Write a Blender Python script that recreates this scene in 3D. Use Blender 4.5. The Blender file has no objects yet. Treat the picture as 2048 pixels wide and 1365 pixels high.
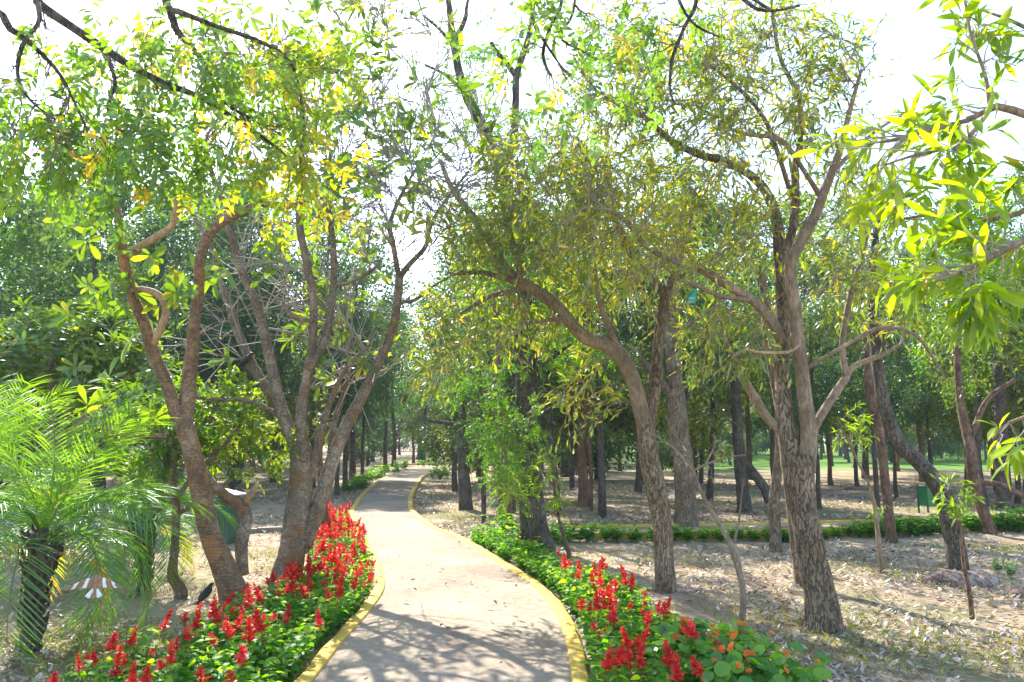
import bpy, math, random
import numpy as np
from mathutils import Vector, Matrix

# ------------------------------------------------------------------ camera, sky, sun, exposure
random.seed(7)
RNG = np.random.default_rng(7)
SC = bpy.context.scene
COL = SC.collection
F = 1607.0; CX = 1024.0; CY = 682.5; HOR = 880.0; CAMH = 1.7
PITCH = math.atan((HOR - CY) / F)

cam_d = bpy.data.cameras.new("camera")
cam = bpy.data.objects.new("camera", cam_d); COL.objects.link(cam)
cam_d.sensor_width = 36.0; cam_d.lens = 36.0 * F / 2048.0
cam_d.clip_start = 0.05; cam_d.clip_end = 3000
cam.location = (0, 0, CAMH); cam.rotation_euler = (math.pi / 2 + PITCH, 0, 0)
SC.camera = cam

SUN_EL, SUN_AZ = 41.0, -22.0
W = bpy.data.worlds.new("World"); SC.world = W; W.use_nodes = True
_nt = W.node_tree
_sky = _nt.nodes.new("ShaderNodeTexSky"); _sky.sky_type = "NISHITA"; _sky.sun_disc = False
_sky.sun_elevation = math.radians(SUN_EL); _sky.sun_rotation = math.radians(SUN_AZ)
_sky.air_density = 1.0; _sky.dust_density = .8; _sky.ozone_density = 1.0
_nt.links.new(_sky.outputs[0], _nt.nodes["Background"].inputs[0])
_nt.nodes["Background"].inputs[1].default_value = 0.15
sun_d = bpy.data.lights.new("sun", "SUN"); sun_d.energy = 3.8; sun_d.angle = math.radians(0.5)
sun_d.color = (1.0, 0.95, 0.86)
sun = bpy.data.objects.new("sun", sun_d); COL.objects.link(sun)
_e, _a = math.radians(SUN_EL), math.radians(SUN_AZ)
SUNV = Vector((math.sin(_a) * math.cos(_e), math.cos(_a) * math.cos(_e), math.sin(_e)))
sun.rotation_euler = SUNV.to_track_quat("Z", "Y").to_euler()
SC.view_settings.view_transform = "Standard"; SC.view_settings.look = "None"
SC.view_settings.exposure = 1.82; SC.view_settings.gamma = 1.0
SC.view_settings.use_curve_mapping = False
HAZE = 0.0006
cy = SC.cycles
cy.use_denoising = True
cy.max_bounces = 7; cy.diffuse_bounces = 4; cy.glossy_bounces = 2; cy.transmission_bounces = 5
cy.transparent_max_bounces = 4; cy.volume_bounces = 1
cy.sample_clamp_indirect = 6.0
cy.caustics_reflective = False; cy.caustics_refractive = False

# ------------------------------------------------------------------ helpers
def P(x, y, d):
    """point at ground distance d (metres ahead) seen in the direction of photo pixel x, y"""
    u = (x - CX) / F; v = (CY - y) / F
    c, s = math.cos(PITCH), math.sin(PITCH)
    fy = c - v * s; fz = s + v * c
    return np.array([u / fy * d, d, CAMH + fz / fy * d])

def G(x, y):
    """ground point under photo pixel x, y"""
    d = CAMH / math.tan(math.atan((y - CY) / F) - PITCH)
    return P(x, y, d)

def gd(y):
    return CAMH / math.tan(math.atan((y - CY) / F) - PITCH)

def in_frame(p, m=0.0):
    p = np.atleast_2d(p)
    c, s = math.cos(PITCH), math.sin(PITCH)
    z = p[:, 2] - CAMH
    f = p[:, 1] * c + z * s; up = -p[:, 1] * s + z * c
    fx = np.where(f > .05, f, .05)
    px = CX + F * p[:, 0] / fx; py = CY - F * up / fx
    return (f > .05) & (px > -m) & (px < 2048 + m) & (py > -m) & (py < 1365 + m)

_ph = np.random.default_rng(3).uniform(0, 6.28, 16)
def gz(x, y):
    x = np.asarray(x, float); y = np.asarray(y, float)
    h = .022 * np.sin(.9 * x + _ph[0] + .5 * np.sin(.7 * y)) + .02 * np.sin(1.1 * y + _ph[1] + .6 * np.sin(.8 * x)) \
        + .012 * np.sin(2.3 * x + 1.7 * y + _ph[2]) + .009 * np.sin(-2.9 * x + 3.1 * y + _ph[3])
    far = np.clip((np.hypot(x, y) - 14) / 30, 0, 1)
    h = h + far * .16 * np.sin(.21 * x + _ph[4]) * np.sin(.17 * y + _ph[5])
    return h - .085

def setp(o, label=None, cat=None, group=None, kind=None):
    if label: o["label"] = label
    if cat: o["category"] = cat
    if group: o["group"] = group
    if kind: o["kind"] = kind
    return o

def thing(name, loc, label, cat, group=None, rz=0.0):
    o = bpy.data.objects.new(name, None); COL.objects.link(o)
    o.empty_display_size = .1
    o.location = Vector(loc); o.rotation_euler = (0, 0, rz)
    return setp(o, label, cat, group)

def link(name, me, parent=None, world=True):
    """link a mesh; when world, the mesh is in world coordinates and the parent's place is taken off"""
    o = bpy.data.objects.new(name, me); COL.objects.link(o)
    if parent is not None:
        o.parent = parent
        if world:
            o.matrix_parent_inverse = Matrix.Translation(parent.location).inverted()
    return o

class MB:
    def __init__(s): s.v = []; s.f = []; s.n = 0; s.t = []; s.has_t = False
    def add(s, v, faces, tint=None):
        v = np.asarray(v, float).reshape(-1, 3)
        for f in (faces if isinstance(faces, list) else [faces]):
            s.f.append(np.asarray(f, int) + s.n)
        s.v.append(v); s.n += len(v)
        if tint is None: tint = np.zeros(len(v))
        else: s.has_t = True
        s.t.append(np.broadcast_to(np.asarray(tint, float), (len(v),)))
        return s
    def box(s, c, size, rot=None, tint=None, taper=1.0):
        x, y, z = [q / 2 for q in size]
        v = np.array([[-x * taper, -y * taper, -z], [x * taper, -y * taper, -z], [x * taper, y * taper, -z], [-x * taper, y * taper, -z],
                      [-x, -y, z], [x, -y, z], [x, y, z], [-x, y, z]])
        if rot is not None: v = v @ np.array(rot).T
        return s.add(v + np.array(c), np.array([[0, 3, 2, 1], [4, 5, 6, 7], [0, 1, 5, 4], [1, 2, 6, 5], [2, 3, 7, 6], [3, 0, 4, 7]]), tint)
    def mesh(s, name, mat, smooth=True):
        me = bpy.data.meshes.new(name)
        if s.n == 0: return me
        v = np.concatenate(s.v); me.vertices.add(len(v)); me.vertices.foreach_set("co", v.ravel())
        tot = []; idx = []
        for f in s.f:
            f = np.atleast_2d(f); tot.append(np.full(len(f), f.shape[1])); idx.append(f.ravel())
        tot = np.concatenate(tot); idx = np.concatenate(idx)
        me.loops.add(len(idx)); me.loops.foreach_set("vertex_index", idx.astype(np.int32))
        me.polygons.add(len(tot)); st = np.concatenate([[0], np.cumsum(tot)[:-1]])
        me.polygons.foreach_set("loop_start", st.astype(np.int32))
        me.update(calc_edges=True)
        if s.has_t:
            a = me.attributes.new("tint", "FLOAT", "POINT"); a.data.foreach_set("value", np.concatenate(s.t).astype(np.float32))
        me.polygons.foreach_set("use_smooth", np.full(len(tot), bool(smooth)))
        for m in (mat if isinstance(mat, (list, tuple)) else [mat]): me.materials.append(m)
        return me

def nrm(a, ax=-1):
    return a / np.maximum(np.linalg.norm(a, axis=ax, keepdims=True), 1e-9)

def tubes(mb, pts, rad, sides, wob=0.0, cap=False, tint=None, flute=None):
    """batch of M tubes of K points: pts (M,K,3), rad (M,K)"""
    pts = np.asarray(pts, float); rad = np.asarray(rad, float)
    if pts.ndim == 2: pts = pts[None]; rad = rad[None]
    M, K, _ = pts.shape
    t = np.empty_like(pts); t[:, 1:-1] = pts[:, 2:] - pts[:, :-2]; t[:, 0] = pts[:, 1] - pts[:, 0]; t[:, -1] = pts[:, -1] - pts[:, -2]
    t = nrm(t)
    ch = nrm(pts[:, -1] - pts[:, 0]); mid = pts[:, K // 2] - pts[:, 0]
    ref = np.cross(ch, mid)
    bad = np.linalg.norm(ref, axis=1) < .02 * np.linalg.norm(pts[:, -1] - pts[:, 0], axis=1) ** 2 + 1e-9
    alt = np.where(np.abs(ch[:, 2:3]) > .8, np.array([[1., .2, 0]]), np.array([[0, 0, 1.]]))
    ref = np.where(bad[:, None], np.cross(ch, alt), ref); ref = nrm(ref)[:, None, :]
    n = nrm(ref - (ref * t).sum(-1, keepdims=True) * t); b = np.cross(t, n)
    a = np.arange(sides) / sides * 2 * np.pi
    r = rad[:, :, None] * np.ones(sides)
    if wob > 0:
        s = np.concatenate([np.zeros((M, 1)), np.cumsum(np.linalg.norm(np.diff(pts, axis=1), axis=2), axis=1)], 1)
        ph = RNG.uniform(0, 6.28, (M, 1, 1, 6)); S = s[:, :, None]; A = a[None, None, :]
        w = .5 * np.sin(2 * A + 3.1 * S + ph[..., 0]) + .35 * np.sin(3 * A - 5.3 * S + ph[..., 1]) + .3 * np.sin(A + 9 * S + ph[..., 2]) \
            + .3 * np.sin(5 * A + 2.2 * S + ph[..., 3]) + .25 * np.sin(4 * A + 17 * S + ph[..., 4]) + .25 * np.sin(23 * S - 2 * A + ph[..., 5])
        r = r * (1 + wob * w)
    if flute is not None:
        r = r * (1 + flute[None, :, None] * (.6 * np.cos(5 * a + 1.) + .4 * np.cos(3 * a + 2.3)))
    v = pts[:, :, None, :] + r[..., None] * (np.cos(a)[None, None, :, None] * n[:, :, None, :] + np.sin(a)[None, None, :, None] * b[:, :, None, :])
    base = (np.arange(M) * K * sides)[:, None, None]
    i = np.arange(K - 1)[None, :, None] * sides; j = np.arange(sides)[None, None, :]; j2 = (j + 1) % sides
    f = np.stack([base + i + j, base + i + j2, base + i + sides + j2, base + i + sides + j], -1).reshape(-1, 4)
    faces = [f]
    if cap:
        faces.append((np.arange(M) * K * sides)[:, None] + (K - 1) * sides + np.arange(sides)[None, :])
        faces.append((np.arange(M) * K * sides)[:, None] + np.arange(sides)[None, ::-1])
    tt = None if tint is None else np.repeat(np.broadcast_to(np.asarray(tint, float), (M,)), K * sides)
    mb.add(v.reshape(-1, 3), faces, tt)

def spline(p, n):
    """Catmull-Rom through rows of p (any width), n samples, even in arc length"""
    p = np.asarray(p, float)
    if len(p) == 2: 
        u = np.linspace(0, 1, n)[:, None]; return p[0] * (1 - u) + p[1] * u
    q = np.vstack([2 * p[0] - p[1], p, 2 * p[-1] - p[-2]])
    out = []
    for i in range(1, len(q) - 2):
        t = np.linspace(0, 1, 12, endpoint=False)[:, None]
        a, b, c, d = q[i - 1], q[i], q[i + 1], q[i + 2]
        out.append(.5 * (2 * b + (c - a) * t + (2 * a - 5 * b + 4 * c - d) * t ** 2 + (3 * b - a - 3 * c + d) * t ** 3))
    out = np.vstack(out + [p[-1:]])
    L = np.concatenate([[0], np.cumsum(np.linalg.norm(np.diff(out[:, :3], axis=0), axis=1))])
    u = np.linspace(0, L[-1], n)
    return np.stack([np.interp(u, L, out[:, k]) for k in range(out.shape[1])], 1)

# leaf outlines: rows (v along, half width); a mid vertex gives the fold
def leaf_template(rows, fold=.25, curl=.15):
    v = [[0, 0, 0, 0]]; f3 = []; f4 = []
    prev = None
    for (t, w) in rows:
        i = len(v); z = -curl * t * t
        v += [[-w, t, z, fold * w], [0, t, z, 0], [w, t, z, fold * w]]
        if prev is None: f3 += [[0, i + 1, i], [0, i + 2, i + 1]]
        else: f4 += [[prev, prev + 1, i + 1, i], [prev + 1, prev + 2, i + 2, i + 1]]
        prev = i
    k = len(v); v.append([0, 1, -curl, 0]); f3 += [[prev, prev + 1, k], [prev + 1, prev + 2, k]]
    return np.array(v, float), [np.array(f3)] + ([np.array(f4)] if f4 else [])
T_LANCE = leaf_template([(.22, .36), (.55, .5), (.82, .28)], .3, .22)
T_OBOV = leaf_template([(.25, .2), (.6, .45), (.85, .42)], .2, .25)
T_OVATE = leaf_template([(.2, .45), (.5, .5), (.78, .3)], .3, .3)
T_SMALL = (np.array([[0, 0, 0, 0], [-.5, .5, .02, .15], [.5, .5, .02, .15], [0, 1, -.12, 0]], float), [np.array([[0, 2, 1], [1, 2, 3]])])
def round_leaf():
    n = 12; a = np.arange(n) / n * 2 * np.pi
    v = [[0, .5, -.08, 0]] + [[.5 * math.cos(q) * (1 + .05 * math.sin(3 * q)), .5 + .5 * math.sin(q), .03 * math.sin(4 * q), 0] for q in a]
    return np.array(v), [np.array([[0, 1 + i, 1 + (i + 1) % n] for i in range(n)])]
T_ROUND = round_leaf()

def frames(d, up):
    d = nrm(d); s = nrm(np.cross(d, up)); n = np.cross(s, d)
    return d, s, n

def add_leaves(mb, tpl, pos, d, up, L, Wd, tint):
    """vectorised leaves; d points along the leaf, up is roughly its upper side"""
    if len(pos) == 0: return
    tv, tf = tpl
    d, s, n = frames(d, up)
    L = np.broadcast_to(L, (len(pos),)); Wd = np.broadcast_to(Wd, (len(pos),))
    v = pos[:, None, :] + tv[None, :, 0:1] * (Wd[:, None] * s)[:, None, :] + tv[None, :, 1:2] * (L[:, None] * d)[:, None, :] \
        + (tv[None, :, 2:3] * L[:, None, None] + tv[None, :, 3:4] * Wd[:, None, None]) * n[:, None, :]
    k = len(tv); off = (np.arange(len(pos)) * k)[:, None, None]
    mb.add(v.reshape(-1, 3), [(f[None] + off).reshape(-1, f.shape[1]) for f in tf], np.repeat(np.broadcast_to(tint, (len(pos),)), k))

def leaf_objects(parent, tpls, pos, d, up, L, Wd, pick):
    """single leaves as parts sharing a few meshes"""
    d, s, n = frames(d, up)
    L = np.broadcast_to(L, (len(pos),)); Wd = np.broadcast_to(Wd, (len(pos),))
    inv = -np.array(parent.location)
    for q, i in enumerate(pick):
        o = bpy.data.objects.new("leaf", tpls[q % len(tpls)]); COL.objects.link(o); o.parent = parent
        m = np.eye(4); m[:3, 0] = s[i] * Wd[i]; m[:3, 1] = d[i] * L[i]; m[:3, 2] = n[i] * L[i]; m[:3, 3] = pos[i] + inv
        o.matrix_basis = Matrix(m.tolist())

# ------------------------------------------------------------------ materials
def new_mat(name):
    m = bpy.data.materials.new(name); m.use_nodes = True
    nt = m.node_tree; nt.nodes.clear()
    out = nt.nodes.new("ShaderNodeOutputMaterial")
    return m, nt, out

def N(nt, kind, **kw):
    n = nt.nodes.new(kind)
    for k, v in kw.items(): setattr(n, k, v)
    return n

def ramp(nt, stops, src, interp="LINEAR"):
    r = nt.nodes.new("ShaderNodeValToRGB"); r.color_ramp.interpolation = interp
    e = r.color_ramp.elements
    while len(e) < len(stops): e.new(.5)
    for i, (p, c) in enumerate(stops):
        e[i].position = p; e[i].color = (*c, 1)
    nt.links.new(src, r.inputs[0]); return r.outputs[0]

def noise(nt, scale, detail=4, vec=None, rough=.55, out=0):
    n = nt.nodes.new("ShaderNodeTexNoise"); n.inputs["Scale"].default_value = scale
    n.inputs["Detail"].default_value = detail; n.inputs["Roughness"].default_value = rough
    if vec is not None: nt.links.new(vec, n.inputs["Vector"])
    return n.outputs[out]

def mixc(nt, fac, a, b, mode="MIX"):
    m = nt.nodes.new("ShaderNodeMix"); m.data_type = "RGBA"; m.blend_type = mode
    for s, v in ((0, fac), (6, a), (7, b)):
        if isinstance(v, (int, float)): m.inputs[s].default_value = v
        elif isinstance(v, tuple): m.inputs[s].default_value = (*v, 1)
        else: nt.links.new(v, m.inputs[s])
    return m.outputs[2]

def leaf_mat(name, stops, trans=.5, gain=1.9, gloss=.07, rough=.38, warm=(1.15, 1.05, .12)):
    m, nt, out = new_mat(name)
    at = N(nt, "ShaderNodeAttribute", attribute_name="tint")
    tc = N(nt, "ShaderNodeNewGeometry")
    nz = noise(nt, 23, 2, tc.outputs["Position"])
    ad = N(nt, "ShaderNodeMath", operation="MULTIPLY_ADD"); ad.inputs[1].default_value = .14; 
    nt.links.new(nz, ad.inputs[0])
    ad2 = N(nt, "ShaderNodeMath", operation="SUBTRACT"); ad2.inputs[1].default_value = .07
    nt.links.new(at.outputs["Fac"], ad.inputs[2]); nt.links.new(ad.outputs[0], ad2.inputs[0])
    col = ramp(nt, stops, ad2.outputs[0])
    d = N(nt, "ShaderNodeBsdfDiffuse"); nt.links.new(col, d.inputs[0])
    t = N(nt, "ShaderNodeBsdfTranslucent")
    nt.links.new(mixc(nt, 1.0, col, tuple(gain * w for w in warm), "MULTIPLY"), t.inputs[0])
    mx = N(nt, "ShaderNodeMixShader"); mx.inputs[0].default_value = trans
    nt.links.new(d.outputs[0], mx.inputs[1]); nt.links.new(t.outputs[0], mx.inputs[2])
    g = N(nt, "ShaderNodeBsdfGlossy"); g.inputs["Roughness"].default_value = rough; g.inputs[0].default_value = (.9, .95, 1, 1)
    m2 = N(nt, "ShaderNodeMixShader"); m2.inputs[0].default_value = gloss
    nt.links.new(mx.outputs[0], m2.inputs[1]); nt.links.new(g.outputs[0], m2.inputs[2])
    nt.links.new(m2.outputs[0], out.inputs[0])
    return m

def bark_mat(name, c1, c2, c3, vscale=7.0, stretch=.22, bump=.6, ring=0.0, patch=None, fiss=.75):
    m, nt, out = new_mat(name)
    tc = N(nt, "ShaderNodeTexCoord")
    mp = N(nt, "ShaderNodeMapping"); mp.inputs["Scale"].default_value = (1, 1, stretch)
    nt.links.new(tc.outputs["Object"], mp.inputs[0])
    dn = noise(nt, 6, 3, tc.outputs["Object"], out=1)
    v2 = N(nt, "ShaderNodeVectorMath", operation="MULTIPLY_ADD"); v2.inputs[1].default_value = (.06, .06, .06)
    nt.links.new(dn, v2.inputs[0]); nt.links.new(mp.outputs[0], v2.inputs[2])
    rn = noise(nt, vscale * 2.2, 6, v2.outputs[0], .62)
    sb = N(nt, "ShaderNodeMath", operation="SUBTRACT"); sb.inputs[1].default_value = .5; nt.links.new(rn, sb.inputs[0])
    ab = N(nt, "ShaderNodeMath", operation="ABSOLUTE"); nt.links.new(sb.outputs[0], ab.inputs[0])
    fis = ramp(nt, [(.0, (.0, .0, .0)), (.042, (1, 1, 1))], ab.outputs[0])
    big = noise(nt, 3.5, 5, tc.outputs["Object"])
    fine = noise(nt, 45, 4, mp.outputs[0])
    base = ramp(nt, [(.3, c1), (.55, c2), (.75, c3)], big)
    col = mixc(nt, .55, base, ramp(nt, [(.3, (.35, .33, .3)), (.7, (1.25, 1.22, 1.2))], fine), "MULTIPLY")
    dk = mixc(nt, mixc(nt, fiss, (1., 1., 1.), fis, "MULTIPLY"), tuple(q * .3 for q in c1), col)
    col = dk
    if patch is not None:
        pn = noise(nt, 2.2, 3, tc.outputs["Object"])
        col = mixc(nt, ramp(nt, [(.54, (0, 0, 0)), (.62, (1, 1, 1))], pn), col, mixc(nt, .6, patch, ramp(nt, [(.3, (.5, .45, .42)), (.7, (1.2, 1.2, 1.2))], fine), "MULTIPLY"))
    p = N(nt, "ShaderNodeBsdfPrincipled"); p.inputs["Roughness"].default_value = .85
    p.inputs["Specular IOR Level"].default_value = .25
    nt.links.new(col, p.inputs["Base Color"])
    b = N(nt, "ShaderNodeBump"); b.inputs["Strength"].default_value = bump; b.inputs["Distance"].default_value = .02
    hm = mixc(nt, .5, fis, fine, "ADD")
    if ring > 0:
        wv = N(nt, "ShaderNodeTexWave", wave_type="BANDS", bands_direction="Z"); wv.inputs["Scale"].default_value = 9
        wv.inputs["Distortion"].default_value = 3.5; wv.inputs["Detail"].default_value = 3; wv.inputs["Detail Scale"].default_value = 2
        nt.links.new(tc.outputs["Object"], wv.inputs[0])
        hm = mixc(nt, ring, hm, wv.outputs[0], "ADD")
    nt.links.new(hm, b.inputs["Height"]); nt.links.new(b.outputs[0], p.inputs["Normal"])
    nt.links.new(p.outputs[0], out.inputs[0])
    return m

def flat_mat(name, c, rough=.6, var=.25, scale=8, bump=0.0, metal=0.0):
    m, nt, out = new_mat(name)
    tc = N(nt, "ShaderNodeTexCoord"); nz = noise(nt, scale, 5, tc.outputs["Object"])
    p = N(nt, "ShaderNodeBsdfPrincipled"); p.inputs["Roughness"].default_value = rough; p.inputs["Metallic"].default_value = metal
    lo = tuple(q * (1 - var) for q in c); hi = tuple(min(1, q * (1 + var)) for q in c)
    nt.links.new(ramp(nt, [(.35, lo), (.65, hi)], nz), p.inputs["Base Color"])
    if bump:
        b = N(nt, "ShaderNodeBump"); b.inputs["Strength"].default_value = bump; b.inputs["Distance"].default_value = .02
        nt.links.new(noise(nt, scale * 4, 5, tc.outputs["Object"]), b.inputs["Height"]); nt.links.new(b.outputs[0], p.inputs["Normal"])
    nt.links.new(p.outputs[0], out.inputs[0])
    return m

M = {}
YG = [(0, (.05, .11, .014)), (.4, (.11, .19, .016)), (.68, (.2, .27, .018)), (.84, (.38, .37, .02)), (.95, (.48, .36, .02)), (1, (.3, .17, .07))]
M["lance"] = leaf_mat("narrow_leaf", YG)
M["pinnate"] = leaf_mat("leaflet", [(0, (.05, .13, .014)), (.45, (.11, .23, .016)), (.7, (.2, .3, .016)), (.86, (.5, .43, .02)), (1, (.6, .38, .015))])
M["plum"] = leaf_mat("plumeria_leaf", [(0, (.05, .11, .025)), (.5, (.1, .19, .025)), (.8, (.19, .27, .025)), (1, (.42, .36, .03))], gloss=.05)
M["bright"] = leaf_mat("bright_leaf", [(0, (.07, .15, .014)), (.5, (.16, .27, .016)), (.85, (.27, .34, .018)), (.95, (.4, .38, .02)), (1, (.5, .28, .02))], trans=.6, gloss=.035)
M["fine"] = leaf_mat("fine_leaf", [(0, (.04, .12, .018)), (.5, (.08, .21, .02)), (1, (.19, .31, .022))], gloss=.03)
M["dark"] = leaf_mat("dark_leaf", [(0, (.03, .075, .035)), (.5, (.06, .12, .042)), (1, (.13, .19, .04))], trans=.42, gloss=.04, warm=(1., 1., .5))
M["olive"] = leaf_mat("olive_leaf", [(0, (.045, .09, .022)), (.5, (.095, .145, .026)), (1, (.21, .23, .03))], trans=.45, gloss=.04)
M["citrus"] = leaf_mat("citrus_leaf", [(0, (.05, .14, .01)), (.5, (.12, .24, .012)), (.9, (.24, .31, .014)), (1, (.45, .34, .02))], gloss=.07)
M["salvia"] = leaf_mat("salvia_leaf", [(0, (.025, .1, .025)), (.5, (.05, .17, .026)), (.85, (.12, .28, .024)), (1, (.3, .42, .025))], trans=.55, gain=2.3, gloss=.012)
M["nast"] = leaf_mat("nasturtium_leaf", [(0, (.05, .18, .04)), (.5, (.09, .26, .04)), (1, (.19, .37, .03))], trans=.45, gloss=.03)
M["palm"] = leaf_mat("palm_leaf", [(0, (.04, .12, .03)), (.5, (.09, .22, .03)), (.8, (.22, .34, .035)), (.92, (.5, .38, .04)), (1, (.5, .27, .06))], trans=.5, gloss=.05, rough=.35)
M["red"] = leaf_mat("red_floret", [(0, (.46, .012, .014)), (.5, (.78, .04, .032)), (1, (.9, .11, .07))], trans=.4, gain=1.1, gloss=.03, warm=(1, .9, .8))
M["orange"] = leaf_mat("orange_petal", [(0, (.8, .13, .01)), (.5, (.85, .26, .012)), (1, (.8, .05, .02))], trans=.4, gain=1.1, gloss=.03, warm=(1, .9, .6))
M["litter"] = leaf_mat("dry_leaf", [(0, (.13, .08, .05)), (.4, (.3, .21, .14)), (.8, (.5, .42, .33)), (1, (.62, .56, .48))], trans=.15, gain=1., gloss=.04, warm=(1, .9, .7))
M["grass"] = leaf_mat("grass_blade", [(0, (.06, .12, .02)), (.5, (.13, .19, .04)), (1, (.32, .29, .12))], trans=.4, gloss=.03)
M["bark_plum"] = bark_mat("plumeria_bark", (.18, .14, .105), (.32, .255, .195), (.46, .39, .31), 5, .8, .6, ring=.6, patch=(.25, .15, .08), fiss=.45)
M["bark_brown"] = bark_mat("brown_plumeria_bark", (.19, .115, .067), (.32, .205, .125), (.43, .32, .22), 5, .9, .6, ring=.7, patch=(.4, .2, .085), fiss=.45)
M["bark_pale"] = bark_mat("bare_wood", (.36, .22, .12), (.5, .34, .2), (.6, .46, .33), 4, .5, .35, fiss=.25)
M["bark_rough"] = bark_mat("rough_bark", (.2, .145, .095), (.32, .24, .165), (.43, .335, .24), 15, .27, .9, fiss=.6)
M["bark_smooth"] = bark_mat("smooth_bark", (.21, .15, .1), (.32, .235, .16), (.42, .325, .235), 8, .3, .45, fiss=.4)
M["bark_dark"] = bark_mat("dark_bark", (.09, .073, .06), (.16, .133, .11), (.25, .215, .18), 13, .26, .9, fiss=.65)
M["bark_red"] = bark_mat("reddish_bark", (.15, .09, .06), (.27, .165, .11), (.36, .25, .18), 13, .27, .8, fiss=.6)
M["twig"] = flat_mat("twig_bark", (.34, .3, .26), .85, .3, 6)
M["twig_dark"] = flat_mat("dark_twig_bark", (.16, .12, .09), .85, .3, 6)
M["twig_mid"] = flat_mat("brown_twig_bark", (.27, .21, .16), .85, .35, 6)
M["stem"] = flat_mat("green_stem", (.08, .15, .03), .6, .3, 10)
M["bin"] = flat_mat("green_paint", (.012, .17, .06), .42, .2, 3)
M["bin_dark"] = flat_mat("dark_green_paint", (.01, .09, .055), .5, .2, 3)
M["pale"] = flat_mat("pale_sheet", (.5, .58, .55), .5, .15, 4)
M["white"] = flat_mat("white_feather", (.75, .72, .68), .7, .08, 20)
M["featherbrown"] = flat_mat("brown_feather", (.3, .165, .085), .75, .25, 30)
M["featherdark"] = flat_mat("dark_feather", (.035, .024, .02), .6, .3, 30)
M["featherblack"] = flat_mat("black_feather", (.012, .012, .014), .5, .3, 30)
M["beak"] = flat_mat("beak_horn", (.45, .25, .04), .4, .1, 10)
M["bag"] = leaf_mat("plastic_film", [(0, (.0, .3, .17)), (1, (.01, .42, .26))], trans=.4, gain=1., gloss=.12, rough=.2, warm=(1, 1, 1))
M["rock"] = bark_mat("pink_rock", (.22, .15, .12), (.36, .26, .21), (.46, .37, .31), 3, 1, .7)
M["concrete"] = flat_mat("old_concrete", (.3, .26, .21), .9, .2, 9, .4)

# ground: sand, thin dry grass and scuffed earth
def ground_mat():
    m, nt, out = new_mat("sandy_ground")
    g = N(nt, "ShaderNodeNewGeometry"); pos = g.outputs["Position"]
    n1 = noise(nt, .35, 5, pos); n2 = noise(nt, 1.6, 6, pos); n3 = noise(nt, 14, 5, pos, .7); n4 = noise(nt, 60, 3, pos, .7)
    sand = ramp(nt, [(.3, (.26, .185, .12)), (.5, (.38, .285, .19)), (.7, (.5, .4, .28))], n2)
    grs = ramp(nt, [(.3, (.1, .14, .04)), (.7, (.26, .25, .1))], n3)
    sp = N(nt, "ShaderNodeSeparateXYZ"); nt.links.new(pos, sp.inputs[0])
    lawn = N(nt, "ShaderNodeMapRange"); lawn.inputs[1].default_value = 42; lawn.inputs[2].default_value = 52
    nt.links.new(sp.outputs[1], lawn.inputs[0])
    lx = N(nt, "ShaderNodeMapRange"); lx.inputs[1].default_value = 5; lx.inputs[2].default_value = 12
    nt.links.new(sp.outputs[0], lx.inputs[0])
    lm = N(nt, "ShaderNodeMath", operation="MULTIPLY"); nt.links.new(lawn.outputs[0], lm.inputs[0]); nt.links.new(lx.outputs[0], lm.inputs[1])
    pat = ramp(nt, [(.5, (0, 0, 0)), (.66, (.75, .75, .75))], n1)
    c = mixc(nt, pat, sand, grs)
    c = mixc(nt, lm.outputs[0], c, ramp(nt, [(.3, (.07, .17, .02)), (.7, (.15, .28, .035))], n2))
    c = mixc(nt, .6, c, ramp(nt, [(.3, (.55, .52, .5)), (.7, (1.3, 1.3, 1.3))], n3), "MULTIPLY")
    c = mixc(nt, .35, c, ramp(nt, [(.3, (.5, .5, .5)), (.7, (1.3, 1.3, 1.3))], n4), "MULTIPLY")
    p = N(nt, "ShaderNodeBsdfPrincipled"); p.inputs["Roughness"].default_value = .95; p.inputs["Specular IOR Level"].default_value = .15
    nt.links.new(c, p.inputs["Base Color"])
    b = N(nt, "ShaderNodeBump"); b.inputs["Strength"].default_value = .7; b.inputs["Distance"].default_value = .03
    nt.links.new(mixc(nt, .4, n3, n4), b.inputs["Height"]); nt.links.new(b.outputs[0], p.inputs["Normal"])
    nt.links.new(p.outputs[0], out.inputs[0]); return m

def path_mat():
    m, nt, out = new_mat("path_concrete")
    g = N(nt, "ShaderNodeNewGeometry"); pos = g.outputs["Position"]
    n1 = noise(nt, .8, 6, pos); n2 = noise(nt, 130, 3, pos, .8); n3 = noise(nt, 9, 6, pos, .7)
    c = ramp(nt, [(.3, (.28, .215, .155)), (.5, (.355, .285, .21)), (.7, (.42, .345, .26))], n1)
    c = mixc(nt, .5, c, ramp(nt, [(.3, (.5, .48, .46)), (.7, (1.35, 1.35, 1.35))], n2), "MULTIPLY")
    c = mixc(nt, .6, c, ramp(nt, [(.35, (.6, .54, .48)), (.58, (1.08, 1.08, 1.08))], n3), "MULTIPLY")
    p = N(nt, "ShaderNodeBsdfPrincipled"); p.inputs["Roughness"].default_value = .9; p.inputs["Specular IOR Level"].default_value = .2
    nt.links.new(c, p.inputs["Base Color"])
    b = N(nt, "ShaderNodeBump"); b.inputs["Strength"].default_value = .35; b.inputs["Distance"].default_value = .006
    nt.links.new(n2, b.inputs["Height"]); nt.links.new(b.outputs[0], p.inputs["Normal"])
    nt.links.new(p.outputs[0], out.inputs[0]); return m

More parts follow.
